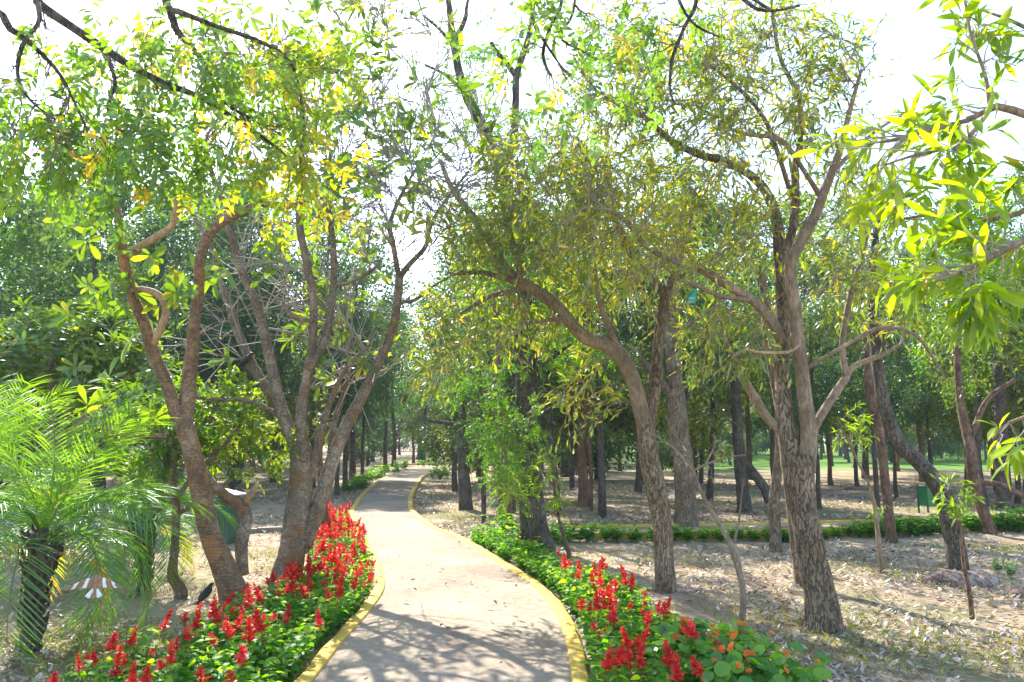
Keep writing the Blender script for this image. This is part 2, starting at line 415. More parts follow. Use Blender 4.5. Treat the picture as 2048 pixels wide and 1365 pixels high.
def kerb_mat():
    m, nt, out = new_mat("worn_yellow_paint")
    g = N(nt, "ShaderNodeNewGeometry"); pos = g.outputs["Position"]
    n1 = noise(nt, 16, 6, pos, .75); n2 = noise(nt, 70, 3, pos, .7)
    paint = ramp(nt, [(.3, (.52, .31, .03)), (.7, (.68, .45, .06))], n2)
    c = mixc(nt, ramp(nt, [(.56, (0, 0, 0)), (.68, (1, 1, 1))], n1), paint, (.36, .29, .2))
    p = N(nt, "ShaderNodeBsdfPrincipled"); p.inputs["Roughness"].default_value = .8
    nt.links.new(c, p.inputs["Base Color"])
    b = N(nt, "ShaderNodeBump"); b.inputs["Strength"].default_value = .5; b.inputs["Distance"].default_value = .006
    nt.links.new(n1, b.inputs["Height"]); nt.links.new(b.outputs[0], p.inputs["Normal"])
    nt.links.new(p.outputs[0], out.inputs[0]); return m

# ------------------------------------------------------------------ ground, path, kerbs
def axis(lo, hi, core_lo, core_hi, step, grow=1.18):
    a = list(np.arange(core_lo, core_hi + step, step)); s = step
    while a[-1] < hi: s *= grow; a.append(a[-1] + s)
    s = step
    while a[0] > lo: s *= grow; a.insert(0, a[0] - s)
    return np.array(a)
gx = axis(-420, 420, -7, 8, .12); gy = axis(-60, 800, 4.2, 20, .12)
XX, YY = np.meshgrid(gx, gy, indexing="ij")
ZZ = gz(XX, YY) + RNG.normal(0, .004, XX.shape)
nx, ny = XX.shape
ii = (np.arange(nx - 1)[:, None] * ny + np.arange(ny - 1)[None, :]).ravel()
gm = MB(); gm.add(np.stack([XX, YY, ZZ], -1).reshape(-1, 3), np.stack([ii, ii + ny, ii + ny + 1, ii + 1], 1))
setp(link("ground", gm.mesh("ground", ground_mat())), kind="structure")

# path edges: pixels read from the photograph's kerbs, stored as world x at distance
PL = np.array([(-4, -1.05), (0, -1.25), (4, -1.40), (5.63, -1.41), (7.1, -1.43), (8.54, -1.42), (9.9, -1.52), (12.1, -1.98), (14.6, -2.62), (16, -3.0),
               (19.5, -3.76), (21.7, -4.08), (25.1, -4.55), (32, -5.3), (39, -5.75), (46, -5.5), (54, -4.4), (62, -2.4), (72, 1.2)])
PR = np.array([(-4, .75), (0, .55), (4, .42), (5.63, .42), (7.1, .455), (8.54, .40), (9.9, .19), (12.1, -.36), (14.6, -1.04), (16, -1.6),
               (19.5, -2.42), (21.7, -2.76), (25.1, -3.16), (32, -3.78), (39, -4.3), (44, -4.2), (50, -3.3), (58, -1.4), (70, 2.2)])
ys = np.concatenate([np.arange(-4, 22, .15), np.arange(22, 68, .4)])
def smooth_edge(T):
    q = spline(T[:, ::-1], 400); return np.interp(ys, q[:, 1], q[:, 0])
XL, XR = smooth_edge(PL), smooth_edge(PR)
def xl(y): return np.interp(y, ys, XL)
def xr(y): return np.interp(y, ys, XR)
pm = MB(); K = 7
u = np.linspace(0, 1, K)
px_ = XL[:, None] * (1 - u) + XR[:, None] * u; py_ = np.repeat(ys[:, None], K, 1)
pz_ = np.repeat((.012 * np.sin(np.pi * u))[None], len(ys), 0)
ii = (np.arange(len(ys) - 1)[:, None] * K + np.arange(K - 1)[None, :]).ravel()
pm.add(np.stack([px_, py_, pz_], -1).reshape(-1, 3), np.stack([ii, ii + 1, ii + K + 1, ii + K], 1))
setp(link("path", pm.mesh("path", path_mat())), kind="structure")
KM = kerb_mat()
def strip(xy, side, w, top, bottom, name, mat):
    """a kerb along a line: top face, both sides"""
    xy = np.asarray(xy, float)
    t = nrm(np.gradient(xy, axis=0)); nn = np.stack([t[:, 1], -t[:, 0]], 1) * side
    jw = 1 + .05 * np.sin(np.arange(len(xy)) * .9) + RNG.normal(0, .025, len(xy)); jz = RNG.normal(0, .0022, len(xy))
    inn = xy; out_ = xy + nn * (w * jw)[:, None]
    prof = [(inn, -.05), (inn, top - .008), (inn + nn * .012, top), (out_ - nn * .015, top), (out_, top - .012), (out_, bottom)]
    v = np.stack([np.concatenate([p, (np.full(len(xy), z) + (jz if z > 0 else 0))[:, None]], 1) for p, z in prof], 1)
    k = len(prof); i = (np.arange(len(xy) - 1)[:, None] * k + np.arange(k - 1)[None, :]).ravel()
    f = np.stack([i, i + 1, i + k + 1, i + k], 1)
    if side < 0: f = f[:, ::-1]
    b = MB(); b.add(v.reshape(-1, 3), f)
    o = link(name, b.mesh(name, mat)); return setp(o, kind="structure")
yk = ys[ys < 60]
strip(np.stack([xl(yk), yk], 1), -1, .12, .022, -.25, "path_kerb", KM)
strip(np.stack([xr(yk), yk], 1), 1, .125, .022, -.25, "path_kerb", KM)
# the side path that leaves to the right behind the green bed
SPN = np.array([(.5, 14.62), (1.0, 14.75), (1.6, 14.9), (4, 15.25), (6, 15.7), (8, 16.1), (10.5, 16.6), (14, 17.5), (22, 19.5)])
spn = spline(SPN, 90); spf = spn + np.array([-.1, 1.2])
sm = MB(); sm.add(np.concatenate([np.c_[spn, np.full(90, -.014)], np.c_[spf, np.full(90, -.014)]]),
                  np.array([[i, i + 1, 91 + i, 90 + i] for i in range(89)]))
setp(link("side_path", sm.mesh("side_path", bpy.data.materials["path_concrete"])), kind="structure")
strip(spn[2:], 1, .12, .04, -.25, "side_path_kerb", KM)
strip(spf[2:], -1, .12, .03, -.25, "side_path_kerb", KM)

# ------------------------------------------------------------------ trees
class Tree:
    def __init__(s, name, base, label, cat="tree", group=None, d0=None):
        s.root = thing(name, base, label, cat, group); s.base = np.array(base)
        s.np_, s.nr, s.nd = [], [], []; s.br = []; s.tw = []
    rk = 1.0
    def limb(s, pts, d, bark, d1=None, name="limb", wob=.07, sides=None, n=None, cap=True, flare=0, z0=None, world=False):
        """pts: (x px, y px, radius px) down the limb, at distance d (to d1)"""
        p = np.array(pts, float)
        if world: q = p
        else:
            L = np.concatenate([[0], np.cumsum(np.hypot(np.diff(p[:, 0]), np.diff(p[:, 1])))]); L = L / L[-1]
            dd = d + ((d if d1 is None else d1) - d) * L
            q = np.array([[*P(a, b, e), r * s.rk * e / F] for (a, b, r), e in zip(p, dd)])
        if z0 is not None: q = np.vstack([[q[0, 0], q[0, 1], z0, q[0, 3] * 1.05], q])
        length = np.linalg.norm(np.diff(q[:, :3], axis=0), axis=1).sum()
        n = n or int(min(90, max(8, length / .055)))
        q = spline(q, n)
        r = q[:, 3].copy()
        fl = None
        if flare:
            h = q[:, 2] - q[0, 2]; g = np.exp(-np.maximum(h - .15, 0) / .22); r = r * (1 + flare * g); fl = .16 * g
        m = sides or (16 if r.max() > .1 else 10 if r.max() > .04 else 7)
        b = MB(); tubes(b, q[:, :3], r, m, wob, cap, flute=fl)
        o = link(name, b.mesh(name, bark), s.root)
        s.np_.append(q[:, :3]); s.nr.append(r); s.nd.append(np.gradient(q[:, :3], axis=0))
        return q
    def grow(s, targets, up=.15, wob=.12, r0=.012, rl=.006, bark=None, rmax=.03, name="branches", K=7, lim=None):
        """reach every target from the nearest wood with a curved branch"""
        targets = np.asarray(targets, float)
        NP = np.concatenate(s.np_); NR = np.concatenate(s.nr); ND = nrm(np.concatenate(s.nd))
        cap = len(NP) + len(targets) * K
        A = np.empty((cap, 3)); R = np.empty(cap); D = np.empty((cap, 3)); n = len(NP)
        A[:n], R[:n], D[:n] = NP, NR, ND
        d0 = np.array([np.min(((NP - t) ** 2).sum(1)) for t in targets])
        out_p, out_r = [], []
        uu = np.linspace(0, 1, K)[:, None]
        for k in np.argsort(d0):
            t = targets[k]
            dist = np.sqrt(((A[:n] - t) ** 2).sum(1))
            # growing backwards looks wrong: favour wood lower on the way to the target
            cost = dist * (1 + .35 * np.clip(-(D[:n] * (t - A[:n])).sum(1) / (dist + 1e-6), -.6, 1)) + np.where(R[:n] < .006, .25, 0)
            i = int(np.argmin(cost)); a = A[i]; L = np.linalg.norm(t - a)
            if L < .08: continue
            c1 = a + (D[i] * .5 + (t - a) / L * .5) * L * .4 + np.array([0, 0, up * L * .4])
            mid = a * .35 + t * .65 + RNG.normal(0, wob * L, 3) + np.array([0, 0, up * L * .3])
            q = (1 - uu) ** 3 * a + 3 * (1 - uu) ** 2 * uu * c1 + 3 * (1 - uu) * uu ** 2 * mid + uu ** 3 * t
            q[1:-1] += RNG.normal(0, .025 * L ** .5, (K - 2, 3)) * .6
            rr = min(.7 * R[i], r0 + rl * L, rmax); r = rr * (1 - .72 * uu[:, 0] ** .8)
            A[n:n + K] = q; R[n:n + K] = r; D[n:n + K] = nrm(np.gradient(q, axis=0)); n += K
            out_p.append(q); out_r.append(r)
        s.br += list(zip(out_p, out_r))
        if out_p:
            b = MB(); tubes(b, np.array(out_p), np.array(out_r), 5 if bark is not M["twig_dark"] else 4)
            setp(link(name, b.mesh(name, bark), s.root), kind="stuff")
        s.np_ = [A[:n]]; s.nr = [R[:n]]; s.nd = [D[:n]]
        return out_p
    def twigs(s, n, lo, hi, bark, spread=.9, up=.1, droop=0.0, r=.003, K=4, start=.35, name="twigs"):
        """n side twigs on every branch grown so far"""
        ps, ds = [], []
        for q, rr in s.br:
            for _ in range(RNG.poisson(n)):
                f = RNG.uniform(start, 1) * (len(q) - 1); i = int(min(f, len(q) - 2)); w = f - i
                ps.append(q[i] * (1 - w) + q[i + 1] * w)
                ds.append(nrm(q[i + 1] - q[i]) + RNG.normal(0, spread, 3) * .7 + np.array([0, 0, up]))
        ps = np.array(ps); ds = nrm(np.array(ds)); L = RNG.uniform(lo, hi, len(ps))
        u = np.linspace(0, 1, K)
        side = RNG.normal(0, .18, (len(ps), 3))
        q = ps[:, None] + (ds * L[:, None])[:, None] * u[None, :, None] + (side * L[:, None])[:, None] * (u ** 2)[None, :, None]
        q[:, :, 2] += -droop * L[:, None] * u[None] ** 2
        b = MB(); tubes(b, q, np.broadcast_to(np.linspace(r, r * .45, K), (len(ps), K)), 3)
        setp(link(name, b.mesh(name, bark), s.root), kind="stuff")
        s.tw = q
        return q

def along(q, per, lo=.2, hi=1.0):
    """points and directions along twigs q (T,K,3): per leaves on each"""
    T, K, _ = q.shape
    f = (lo + (hi - lo) * (np.arange(per) + .5) / per)[None] * (K - 1) + RNG.uniform(-.25, .25, (T, per)) * (K - 1) / per
    f = np.clip(f, 0, K - 1.001); i = f.astype(int); w = (f - i)[..., None]; ti = np.arange(T)[:, None]
    pos = q[ti, i] * (1 - w) + q[ti, i + 1] * w; d = nrm(q[ti, i + 1] - q[ti, i])
    return pos.reshape(-1, 3), d.reshape(-1, 3)

def ell(specs):
    """crown targets: (x px, y px, rx px, ry px, distance, depth half-range, count)"""
    out = []
    for (x, y, rx, ry, d, dr, n) in specs:
        k = 0
        while k < n:
            a, b = RNG.uniform(-1, 1, 2)
            if a * a + b * b > 1: continue
            out.append(P(x + a * rx, y + b * ry, d + RNG.uniform(-dr, dr))); k += 1
    return np.array(out)

def clump(pos, scale, n=5):
    """slow variation in space, -1..1, so whole sprays share a tone"""
    s = np.zeros(len(pos)); g = np.random.default_rng(n)
    for _ in range(5):
        k = g.normal(0, 1 / scale, 3); s += np.sin(pos @ k + g.uniform(0, 6.28))
    return s / 2.5

def leaf_meshes(name, tpl, mat, tints, ratio=.35):
    out = []
    for t in tints:
        v = tpl[0][:, :3].copy(); v[:, 2] += tpl[0][:, 3] * ratio
        b = MB(); b.add(v, tpl[1], t); out.append(b.mesh(name, mat))
    return out

def finish_leaves(tree, tpl, mat, pos, d, up, L, Wd, tint, singles=300, tints=(.1, .3, .45, .6, .75), name="foliage", near=None):
    """the leaves that show largest become parts of their own, the rest one mass"""
    L = np.broadcast_to(L, (len(pos),)); Wd = np.broadcast_to(Wd, (len(pos),))
    keep = np.ones(len(pos), bool)
    if singles:
        vis = in_frame(pos, -20)
        size = np.where(vis, L / np.linalg.norm(pos - np.array([0, 0, CAMH]), axis=1), 0)
        size = size * RNG.uniform(.75, 1.0, len(pos))
        pick = np.argsort(-size)[:min(singles, int(vis.sum()))]
        lm = leaf_meshes("leaf", tpl, mat, tints)
        # order by tint so that each single leaf keeps about its own tone
        for k, tt in enumerate(tints):
            near_t = np.abs(np.array(tints)[None] - tint[pick][:, None]).argmin(1)
            leaf_objects(tree.root, [lm[k]], pos, d, up, L, Wd, pick[near_t == k])
        keep[pick] = False
    b = MB(); add_leaves(b, tpl, pos[keep], d[keep], up[keep], L[keep], Wd[keep], tint[keep])
    o = link(name, b.mesh(name, mat), tree.root); setp(o, kind="stuff")
    return o

def lance_leaves(tree, q, per, L, ratio, mat, base=.45, var=.2, droop=.15, singles=300, spread=.8, tpl=None, tints=(.1, .3, .45, .6, .75), csc=.6, yellow=.05):
    pos, d = along(q, per)
    n = len(pos)
    dl = nrm(d + RNG.normal(0, spread, (n, 3)) * .75 + np.array([0, 0, -droop]))
    up = nrm(RNG.normal(0, .55, (n, 3)) + np.array([0, 0, 1.]))
    ln = L * RNG.uniform(.6, 1.2, n)
    tint = np.clip(base + var * clump(pos, csc) + RNG.normal(0, .1, n), 0, .8)
    y = RNG.random(n) < yellow; tint[y] = RNG.uniform(.82, 1., y.sum())
    finish_leaves(tree, tpl or T_LANCE, mat, pos, dl, up, ln, ln * ratio, tint, singles, tints)

def rosettes(tree, tips, dirs, n_leaf, L, ratio, mat, base=.5, singles=300, var=.2):
    pos, dd, up = [], [], []
    for t, a in zip(tips, dirs):
        a = nrm(a); e1 = nrm(np.cross(a, RNG.normal(0, 1, 3))); e2 = np.cross(a, e1)
        k = max(3, RNG.poisson(n_leaf))
        for j in range(k):
            th = j * 2.4 + RNG.uniform(-.3, .3); el = RNG.uniform(.1, 1.0)
            v = (math.cos(th) * e1 + math.sin(th) * e2) * math.cos(el) + a * math.sin(el)
            pos.append(t - a * RNG.uniform(0, .1)); dd.append(v + np.array([0, 0, -.12])); up.append(a + RNG.normal(0, .25, 3))
    pos = np.array(pos); dd = nrm(np.array(dd)); up = nrm(np.array(up)); m = len(pos)
    ln = L * RNG.uniform(.55, 1.15, m)
    tint = np.clip(base + var * clump(pos, .5) + RNG.normal(0, .12, m), 0, .95)
    y = RNG.random(m) < .04; tint[y] = 1.
    finish_leaves(tree, T_OBOV, mat, pos, dd, up, ln, ln * ratio, tint, singles, (.25, .4, .55, .7, .9))

def compound(tree, q, per, rach, nl, L, ratio, mat, base, var, singles=300, yellow=.12, droop=.5, tints=(.2, .4, .55, .7, .9)):
    """pinnate leaves: leaflets in pairs along a drooping stalk"""
    pos, d = along(q, per, .15, 1.0); n = len(pos)
    ax = nrm(d * .5 + RNG.normal(0, .6, (n, 3)) + np.array([0, 0, -droop]))
    side = nrm(np.cross(ax, RNG.normal(0, .5, (n, 3)) + np.array([0, 0, 1.])))
    ups = nrm(np.cross(side, ax)); R = rach * RNG.uniform(.6, 1.15, n)
    tl = np.clip(base + var * clump(pos, .5) + RNG.normal(0, .1, n), 0, .8)
    y = RNG.random(n) < yellow * (1 + .5 * clump(pos, .5, 9)); tl[y] = RNG.uniform(.78, 1., y.sum())
    P_, D_, U_, T_ = [], [], [], []
    for j in range(nl):
        f = .25 + .75 * (j // 2 * 2) / max(1, nl - 1); sg = 1 if j % 2 else -1
        if j == nl - 1: sg = 0; f = 1
        p = pos + ax * (R * f)[:, None]; p[:, 2] -= R * f * f * .25
        P_.append(p); D_.append(nrm(side * sg + ax * .55 + RNG.normal(0, .2, (n, 3)) + np.array([0, 0, -.15])))
        U_.append(ups + RNG.normal(0, .3, (n, 3))); T_.append(np.clip(tl + RNG.normal(0, .05, n), 0, 1))
    mbs = MB(); tubes(mbs, np.stack([pos, pos + ax * (R * .5)[:, None] - np.array([0, 0, 1]) * (R * .06)[:, None], pos + ax * R[:, None] - np.array([0, 0, 1]) * (R * .25)[:, None]], 1),
                      np.broadcast_to(np.array([.0018, .0014, .0008]), (n, 3)), 3)
    setp(link("leaf_stalks", mbs.mesh("leaf_stalks", M["stem"]), tree.root), kind="stuff")
    pos = np.concatenate(P_); m = len(pos); ln = L * RNG.uniform(.7, 1.15, m)
    finish_leaves(tree, T_LANCE if L > .04 else T_SMALL, mat, pos, np.concatenate(D_), nrm(np.concatenate(U_)), ln, ln * ratio, np.concatenate(T_), singles, tints)

def gbase(x, y):
    g = G(x, y); return (g[0], g[1], float(gz(g[0], g[1])))

# --- the leaning brown plumeria with broken limbs, left of the bed
t = Tree("plumeria_tree", gbase(468, 1190), "leaning brown-barked plumeria with sawn bare limbs and a looping branch")
t.rk = .65; D1 = gd(1190); BB = M["bark_brown"]
t.limb([(466, 1190, 37), (442, 1120, 34), (415, 1050, 31), (402, 985, 31), (388, 920, 29), (368, 848, 27)], D1, BB, D1 - .15, name="trunk", flare=.25, z0=-.3, wob=.06)
t.limb([(372, 870, 20), (350, 820, 21), (330, 760, 20), (305, 700, 19), (285, 640, 17), (264, 590, 16), (250, 530, 15), (243, 480, 14), (235, 430, 12), (229, 402, 11), (231, 398, 8)], D1 - .1, BB, D1 - .5, wob=.08)
t.limb([(370, 865, 22), (375, 790, 22), (385, 700, 20), (390, 640, 18), (397, 580, 17), (400, 520, 17), (417, 470, 17), (450, 440, 16), (500, 418, 15), (518, 405, 13), (560, 414, 10), (600, 408, 9), (645, 385, 8), (700, 372, 6)], D1 - .1, BB, D1 + .3, wob=.08)
t.limb([(512, 412, 11), (515, 380, 10), (514, 345, 10), (516, 340, 7)], D1 + .1, M["bark_pale"], D1)
t.limb([(255, 510, 11), (280, 495, 12), (320, 470, 12), (345, 450, 11), (352, 420, 11), (350, 400, 9), (358, 383, 10)], D1 - .42, M["bark_pale"], D1 - .8, wob=.1)
t.limb([(300, 700, 12), (318, 665, 12), (331, 630, 12), (328, 605, 11), (312, 588, 11), (285, 579, 9), (262, 580, 8)], D1 - .25, M["bark_pale"], D1 - .4, wob=.1)
t.limb([(340, 872, 9), (310, 873, 8), (280, 874, 8), (240, 870, 7), (205, 850, 4), (160, 828, 3)], D1 - .1, BB, D1 - .5)
t.limb([(240, 870, 5), (195, 878, 4), (150, 884, 3)], D1 - .4, BB, D1 - .6, name="limb")
t.limb([(398, 935, 15), (425, 970, 15), (455, 995, 15), (483, 1012, 20)], D1 - .02, M["bark_plum"], D1 + .3, name="limb", wob=.08)
t.limb([(480, 1012, 21), (490, 1040, 21), (484, 1090, 18), (486, 1150, 17)], D1 + .3, M["bark_plum"], D1 + .35, name="stem", wob=.12)
t.limb([(488, 1005, 12), (508, 980, 9), (517, 962, 3)], D1 + .3, M["bark_pale"], D1 + .2, name="snag")
tg = ell([(190, 470, 90, 70, D1 - .5, .5, 14), (330, 560, 60, 60, D1 - .6, .4, 9), (210, 620, 80, 80, D1 - .5, .5, 9), (560, 330, 120, 100, D1, .6, 16),
          (250, 800, 90, 60, D1 - .3, .4, 12), (300, 350, 120, 90, D1, .6, 14)])
q = t.grow(tg, up=.2, wob=.13, r0=.012, rl=.007, bark=M["bark_plum"], rmax=.024, K=8)
tips = np.array([a[-1] for a in q]); dirs = np.array([a[-1] - a[-2] for a in q])
rosettes(t, tips, dirs, 7, .22, .34, M["plum"], .45)

# --- the many-stemmed grey plumeria
t = Tree("plumeria_tree", gbase(575, 1160), "many-stemmed grey plumeria fanning out beside the red flowers left of the path")
t.rk = .66; D2 = gd(1160); BP = M["bark_plum"]
t.limb([(572, 1160, 46), (582, 1115, 41), (590, 1060, 38), (598, 1000, 36), (605, 930, 34), (600, 890, 30)], D2, BP, D2, name="trunk", flare=.12, z0=-.3, wob=.07)
t.limb([(598, 930, 20), (590, 890, 20), (572, 850, 19), (555, 790, 18), (540, 720, 16), (525, 650, 15), (507, 595, 14), (482, 540, 13), (466, 480, 12), (455, 430, 10), (425, 350, 8), (410, 290, 6)], D2, BP, D2 - .5)
t.limb([(590, 900, 15), (572, 835, 16), (540, 790, 15), (510, 740, 16), (490, 700, 14), (470, 650, 13), (455, 600, 11), (440, 560, 9), (425, 500, 8), (380, 420, 6)], D2 + .1, BP, D2 + .9)
t.limb([(603, 920, 20), (602, 830, 17), (613, 760, 15), (625, 690, 14), (626, 600, 13), (612, 520, 12), (601, 460, 11), (597, 400, 10), (604, 340, 8), (600, 270, 5)], D2 - .1, BP, D2 - .6)
t.limb([(618, 740, 12), (650, 680, 12), (664, 600, 11), (668, 520, 10), (660, 440, 9), (652, 380, 8), (662, 300, 5)], D2 - .3, BP, D2 + .1)
t.limb([(606, 1090, 28), (640, 1005, 24), (664, 925, 20), (688, 862, 19), (720, 800, 18), (755, 730, 16), (785, 660, 14), (795, 600, 13), (799, 552, 12)], D2 + .05, BP, D2 + .1, sides=14)
t.limb([(799, 560, 9), (786, 490, 9), (780, 450, 8), (798, 400, 6), (830, 340, 4)], D2 + .1, BP, D2 - .2)
t.limb([(798, 558, 9), (818, 530, 9), (850, 495, 8), (862, 450, 7), (892, 400, 5), (940, 340, 4)], D2 + .1, BP, D2 + .4)
t.limb([(648, 985, 12), (658, 940, 12), (668, 850, 10), (690, 780, 8), (700, 720, 6), (695, 650, 5)], D2 + .1, BP, D2 + .9)
t.limb([(620, 960, 12), (640, 880, 11), (655, 820, 9), (690, 740, 7), (740, 690, 5)], D2, BP, D2 - .5)
t.limb([(575, 845, 8), (530, 815, 7), (485, 800, 6), (440, 801, 6), (388, 795, 5), (340, 800, 3)], D2, BP, D2 - .7)
t.limb([(625, 640, 8), (600, 640, 7), (575, 625, 8), (565, 600, 4)], D2 - .4, BP, D2 - .6)
t.limb([(690, 560, 6), (668, 570, 7), (700, 565, 6), (745, 540, 5), (760, 520, 3)], D2 - .1, BP, D2 - .2)
t.limb([(796, 605, 7), (830, 600, 6), (870, 570, 4), (930, 540, 3)], D2 + .1, BP, D2 - .2)
tg = ell([(430, 200, 130, 170, D2 - .3, .9, 30), (620, 180, 140, 170, D2 - .2, .9, 34), (760, 120, 120, 130, D2, .8, 26), (860, 290, 150, 120, D2 + .2, .7, 60), (780, 420, 160, 120, D2 - .2, .7, 56), (720, 300, 120, 120, D2, .8, 40), (560, 560, 120, 80, D2 + .4, .7, 20),
          (680, 640, 90, 90, D2 + .5, .6, 36), (700, 760, 60, 60, D2 + .4, .5, 16), (520, 470, 90, 90, D2, .6, 18), (430, 690, 60, 90, D2 + .4, .4, 12), (940, 330, 70, 70, D2 + .3, .5, 16)])
q = t.grow(tg, up=.28, wob=.07, r0=.013, rl=.006, bark=M["twig"], rmax=.026, K=8)
tw = t.twigs(3.0, .4, 1.1, M["twig"], spread=.42, up=.35, r=.0095, K=6, start=.15)
tips = np.concatenate([np.array([a[-1] for a in q]), tw[:, -1]]); dirs = np.concatenate([np.array([a[-1] - a[-2] for a in q]), tw[:, -1] - tw[:, -2]])
pr = np.where((tips[:, 2] > P(0, 260, 10)[2]), .42, .16) * np.where(tips[:, 0] > -1.7, .5, 1); k = RNG.random(len(tips)) < pr
rosettes(t, tips[k], dirs[k], 6, .26, .3, M["plum"], .5)

# --- right of the path: slim forked tree whose left limb arches over the path
LL = dict(ratio=.24, mat=M["lance"])
t = Tree("forked_tree", gbase(1332, 1172), "slim forked tree with a long limb arching left over the path")
t.rk = .93; D3 = gd(1172); BR, BS = M["bark_rough"], M["bark_smooth"]
t.limb([(1332, 1172, 20), (1328, 1120, 19), (1324, 1050, 20), (1315, 990, 22), (1300, 930, 22), (1292, 860, 20), (1288, 835, 18)], D3, BR, D3, name="trunk", flare=.25, z0=-.3)
t.limb([(1297, 880, 16), (1282, 820, 17), (1265, 760, 16), (1240, 712, 17), (1212, 690, 16), (1175, 678, 15), (1145, 650, 14), (1110, 610, 14), (1070, 580, 13), (1040, 565, 12), (1005, 530, 11), (985, 490, 10), (960, 450, 9), (935, 420, 8), (900, 370, 6), (880, 320, 4)], D3, BS, D3 - .3)
t.limb([(1296, 870, 14), (1300, 825, 15), (1311, 760, 14), (1316, 690, 13), (1326, 620, 13), (1328, 590, 11), (1302, 558, 10), (1270, 520, 9), (1240, 460, 7), (1205, 400, 5), (1190, 340, 4)], D3, BR, D3 + .5)
t.limb([(1328, 600, 10), (1346, 550, 9), (1362, 500, 7), (1382, 440, 5), (1380, 380, 4)], D3 + .2, BR, D3 + .6)
t.limb([(1042, 566, 8), (1000, 555, 6), (960, 545, 5), (900, 550, 3)], D3 - .2, BS, D3 - .6)
t.limb([(1048, 575, 8), (1010, 586, 6), (975, 595, 6), (930, 622, 4), (880, 662, 3)], D3 - .2, BS, D3 + .4)
t.limb([(1042, 568, 7), (1036, 520, 7), (1020, 460, 5), (1025, 400, 3)], D3 - .25, BS, D3 - .5)
t.limb([(1240, 712, 7), (1220, 660, 7), (1200, 610, 5), (1190, 540, 4)], D3, BS, D3 - .6)
t.limb([(1200, 685, 5), (1160, 660, 5), (1110, 640, 4), (1050, 650, 3)], D3, BS, D3 - .6)
tg = ell([(940, 640, 110, 90, D3, .7, 50), (880, 700, 60, 80, D3 + .2, .5, 20), (1010, 520, 110, 90, D3 - .2, .8, 46), (950, 420, 110, 90, D3 - .2, .8, 40), (1080, 420, 120, 110, D3, .9, 55),
          (1180, 500, 110, 110, D3 + .1, .9, 48), (1130, 620, 90, 70, D3 + .2, .7, 26), (1290, 440, 110, 110, D3 + .4, .8, 40), (1040, 320, 90, 60, D3, .8, 22), (1190, 330, 110, 90, D3 + .3, .8, 30),
          (1380, 600, 70, 80, D3 + .6, .5, 18), (1180, 790, 60, 70, D3 + .2, .4, 15)])
t.grow(tg, up=.12, wob=.13, r0=.008, rl=.007, bark=M["twig_mid"], rmax=.026)
tw = t.twigs(3.8, .16, .55, M["twig_mid"], spread=.9, up=.1, droop=.2, r=.0052)
lance_leaves(t, tw, 5, .125, base=.66, var=.22, droop=.2, yellow=.08, **LL)

# --- right: the big forked tree close to the camera
t = Tree("forked_tree", gbase(1648, 1240), "thick leaning furrowed trunk splitting into two tall stems, on the right")
t.rk = .84; D4 = gd(1240)
t.limb([(1648, 1240, 36), (1637, 1170, 33), (1621, 1100, 32), (1608, 1030, 32), (1602, 960, 33), (1604, 910, 31)], D4, BR, D4, name="trunk", flare=.3, z0=-.3)
t.rk = .7
t.limb([(1612, 945, 25), (1617, 870, 23), (1610, 800, 22), (1603, 740, 20), (1596, 680, 19), (1590, 620, 18), (1583, 570, 17), (1582, 530, 16), (1600, 488, 16), (1626, 440, 15), (1646, 390, 14), (1665, 340, 12), (1682, 295, 10), (1700, 220, 7), (1720, 150, 5)], D4, BS, D4 - .2, sides=14)
t.limb([(1600, 960, 24), (1583, 900, 26), (1568, 820, 25), (1565, 740, 21), (1566, 660, 20), (1566, 600, 20), (1560, 520, 18), (1555, 450, 17), (1535, 390, 15), (1500, 350, 13), (1440, 320, 12), (1400, 310, 11), (1340, 280, 9), (1290, 235, 8), (1240, 210, 7), (1190, 180, 6), (1150, 120, 4)], D4 + .05, BR, D4 + .6, sides=14)
t.limb([(1560, 530, 13), (1585, 460, 12), (1591, 390, 12), (1590, 330, 11), (1600, 290, 9), (1598, 200, 8), (1562, 120, 6), (1548, 50, 5), (1540, -30, 4)], D4 + .1, BR, D4 + .5)
t.limb([(1567, 690, 16), (1542, 640, 15), (1510, 605, 14), (1470, 580, 13), (1430, 555, 12), (1385, 530, 11), (1340, 520, 10), (1290, 490, 8), (1250, 440, 7), (1215, 420, 4)], D4 + .1, BS, D4 - .3)
t.limb([(1505, 602, 8), (1440, 592, 7), (1395, 572, 6), (1360, 560, 4), (1330, 535, 3)], D4, BS, D4 - .4)
t.limb([(1618, 880, 11), (1640, 835, 12), (1662, 800, 12), (1690, 757, 12), (1705, 735, 9), (1765, 710, 7), (1800, 690, 4)], D4, BS, D4 + .4)
t.limb([(1692, 752, 10), (1685, 690, 9), (1695, 620, 9), (1706, 570, 8), (1722, 520, 6), (1740, 460, 4)], D4 + .2, BS, D4 + .5)
t.limb([(1608, 740, 7), (1650, 715, 6), (1710, 680, 6), (1762, 656, 6), (1812, 662, 5), (1842, 682, 5), (1872, 725, 4), (1890, 760, 2)], D4, BS, D4 - .5)
t.limb([(1645, 400, 9), (1600, 330, 7), (1560, 280, 8), (1500, 270, 6), (1460, 260, 4)], D4 - .1, BS, D4 - .5)
t.limb([(1592, 420, 8), (1560, 320, 7), (1530, 240, 6), (1480, 180, 5), (1420, 130, 4)], D4 + .3, BR, D4 - .3)
t.limb([(1660, 350, 7), (1720, 290, 6), (1770, 250, 5), (1830, 220, 3)], D4 - .1, BS, D4 + .4)
t.limb([(1600, 690, 4), (1575, 705, 5), (1520, 705, 4), (1490, 700, 3), (1465, 715, 2)], D4 - .15, M["bark_pale"], D4 - .5)
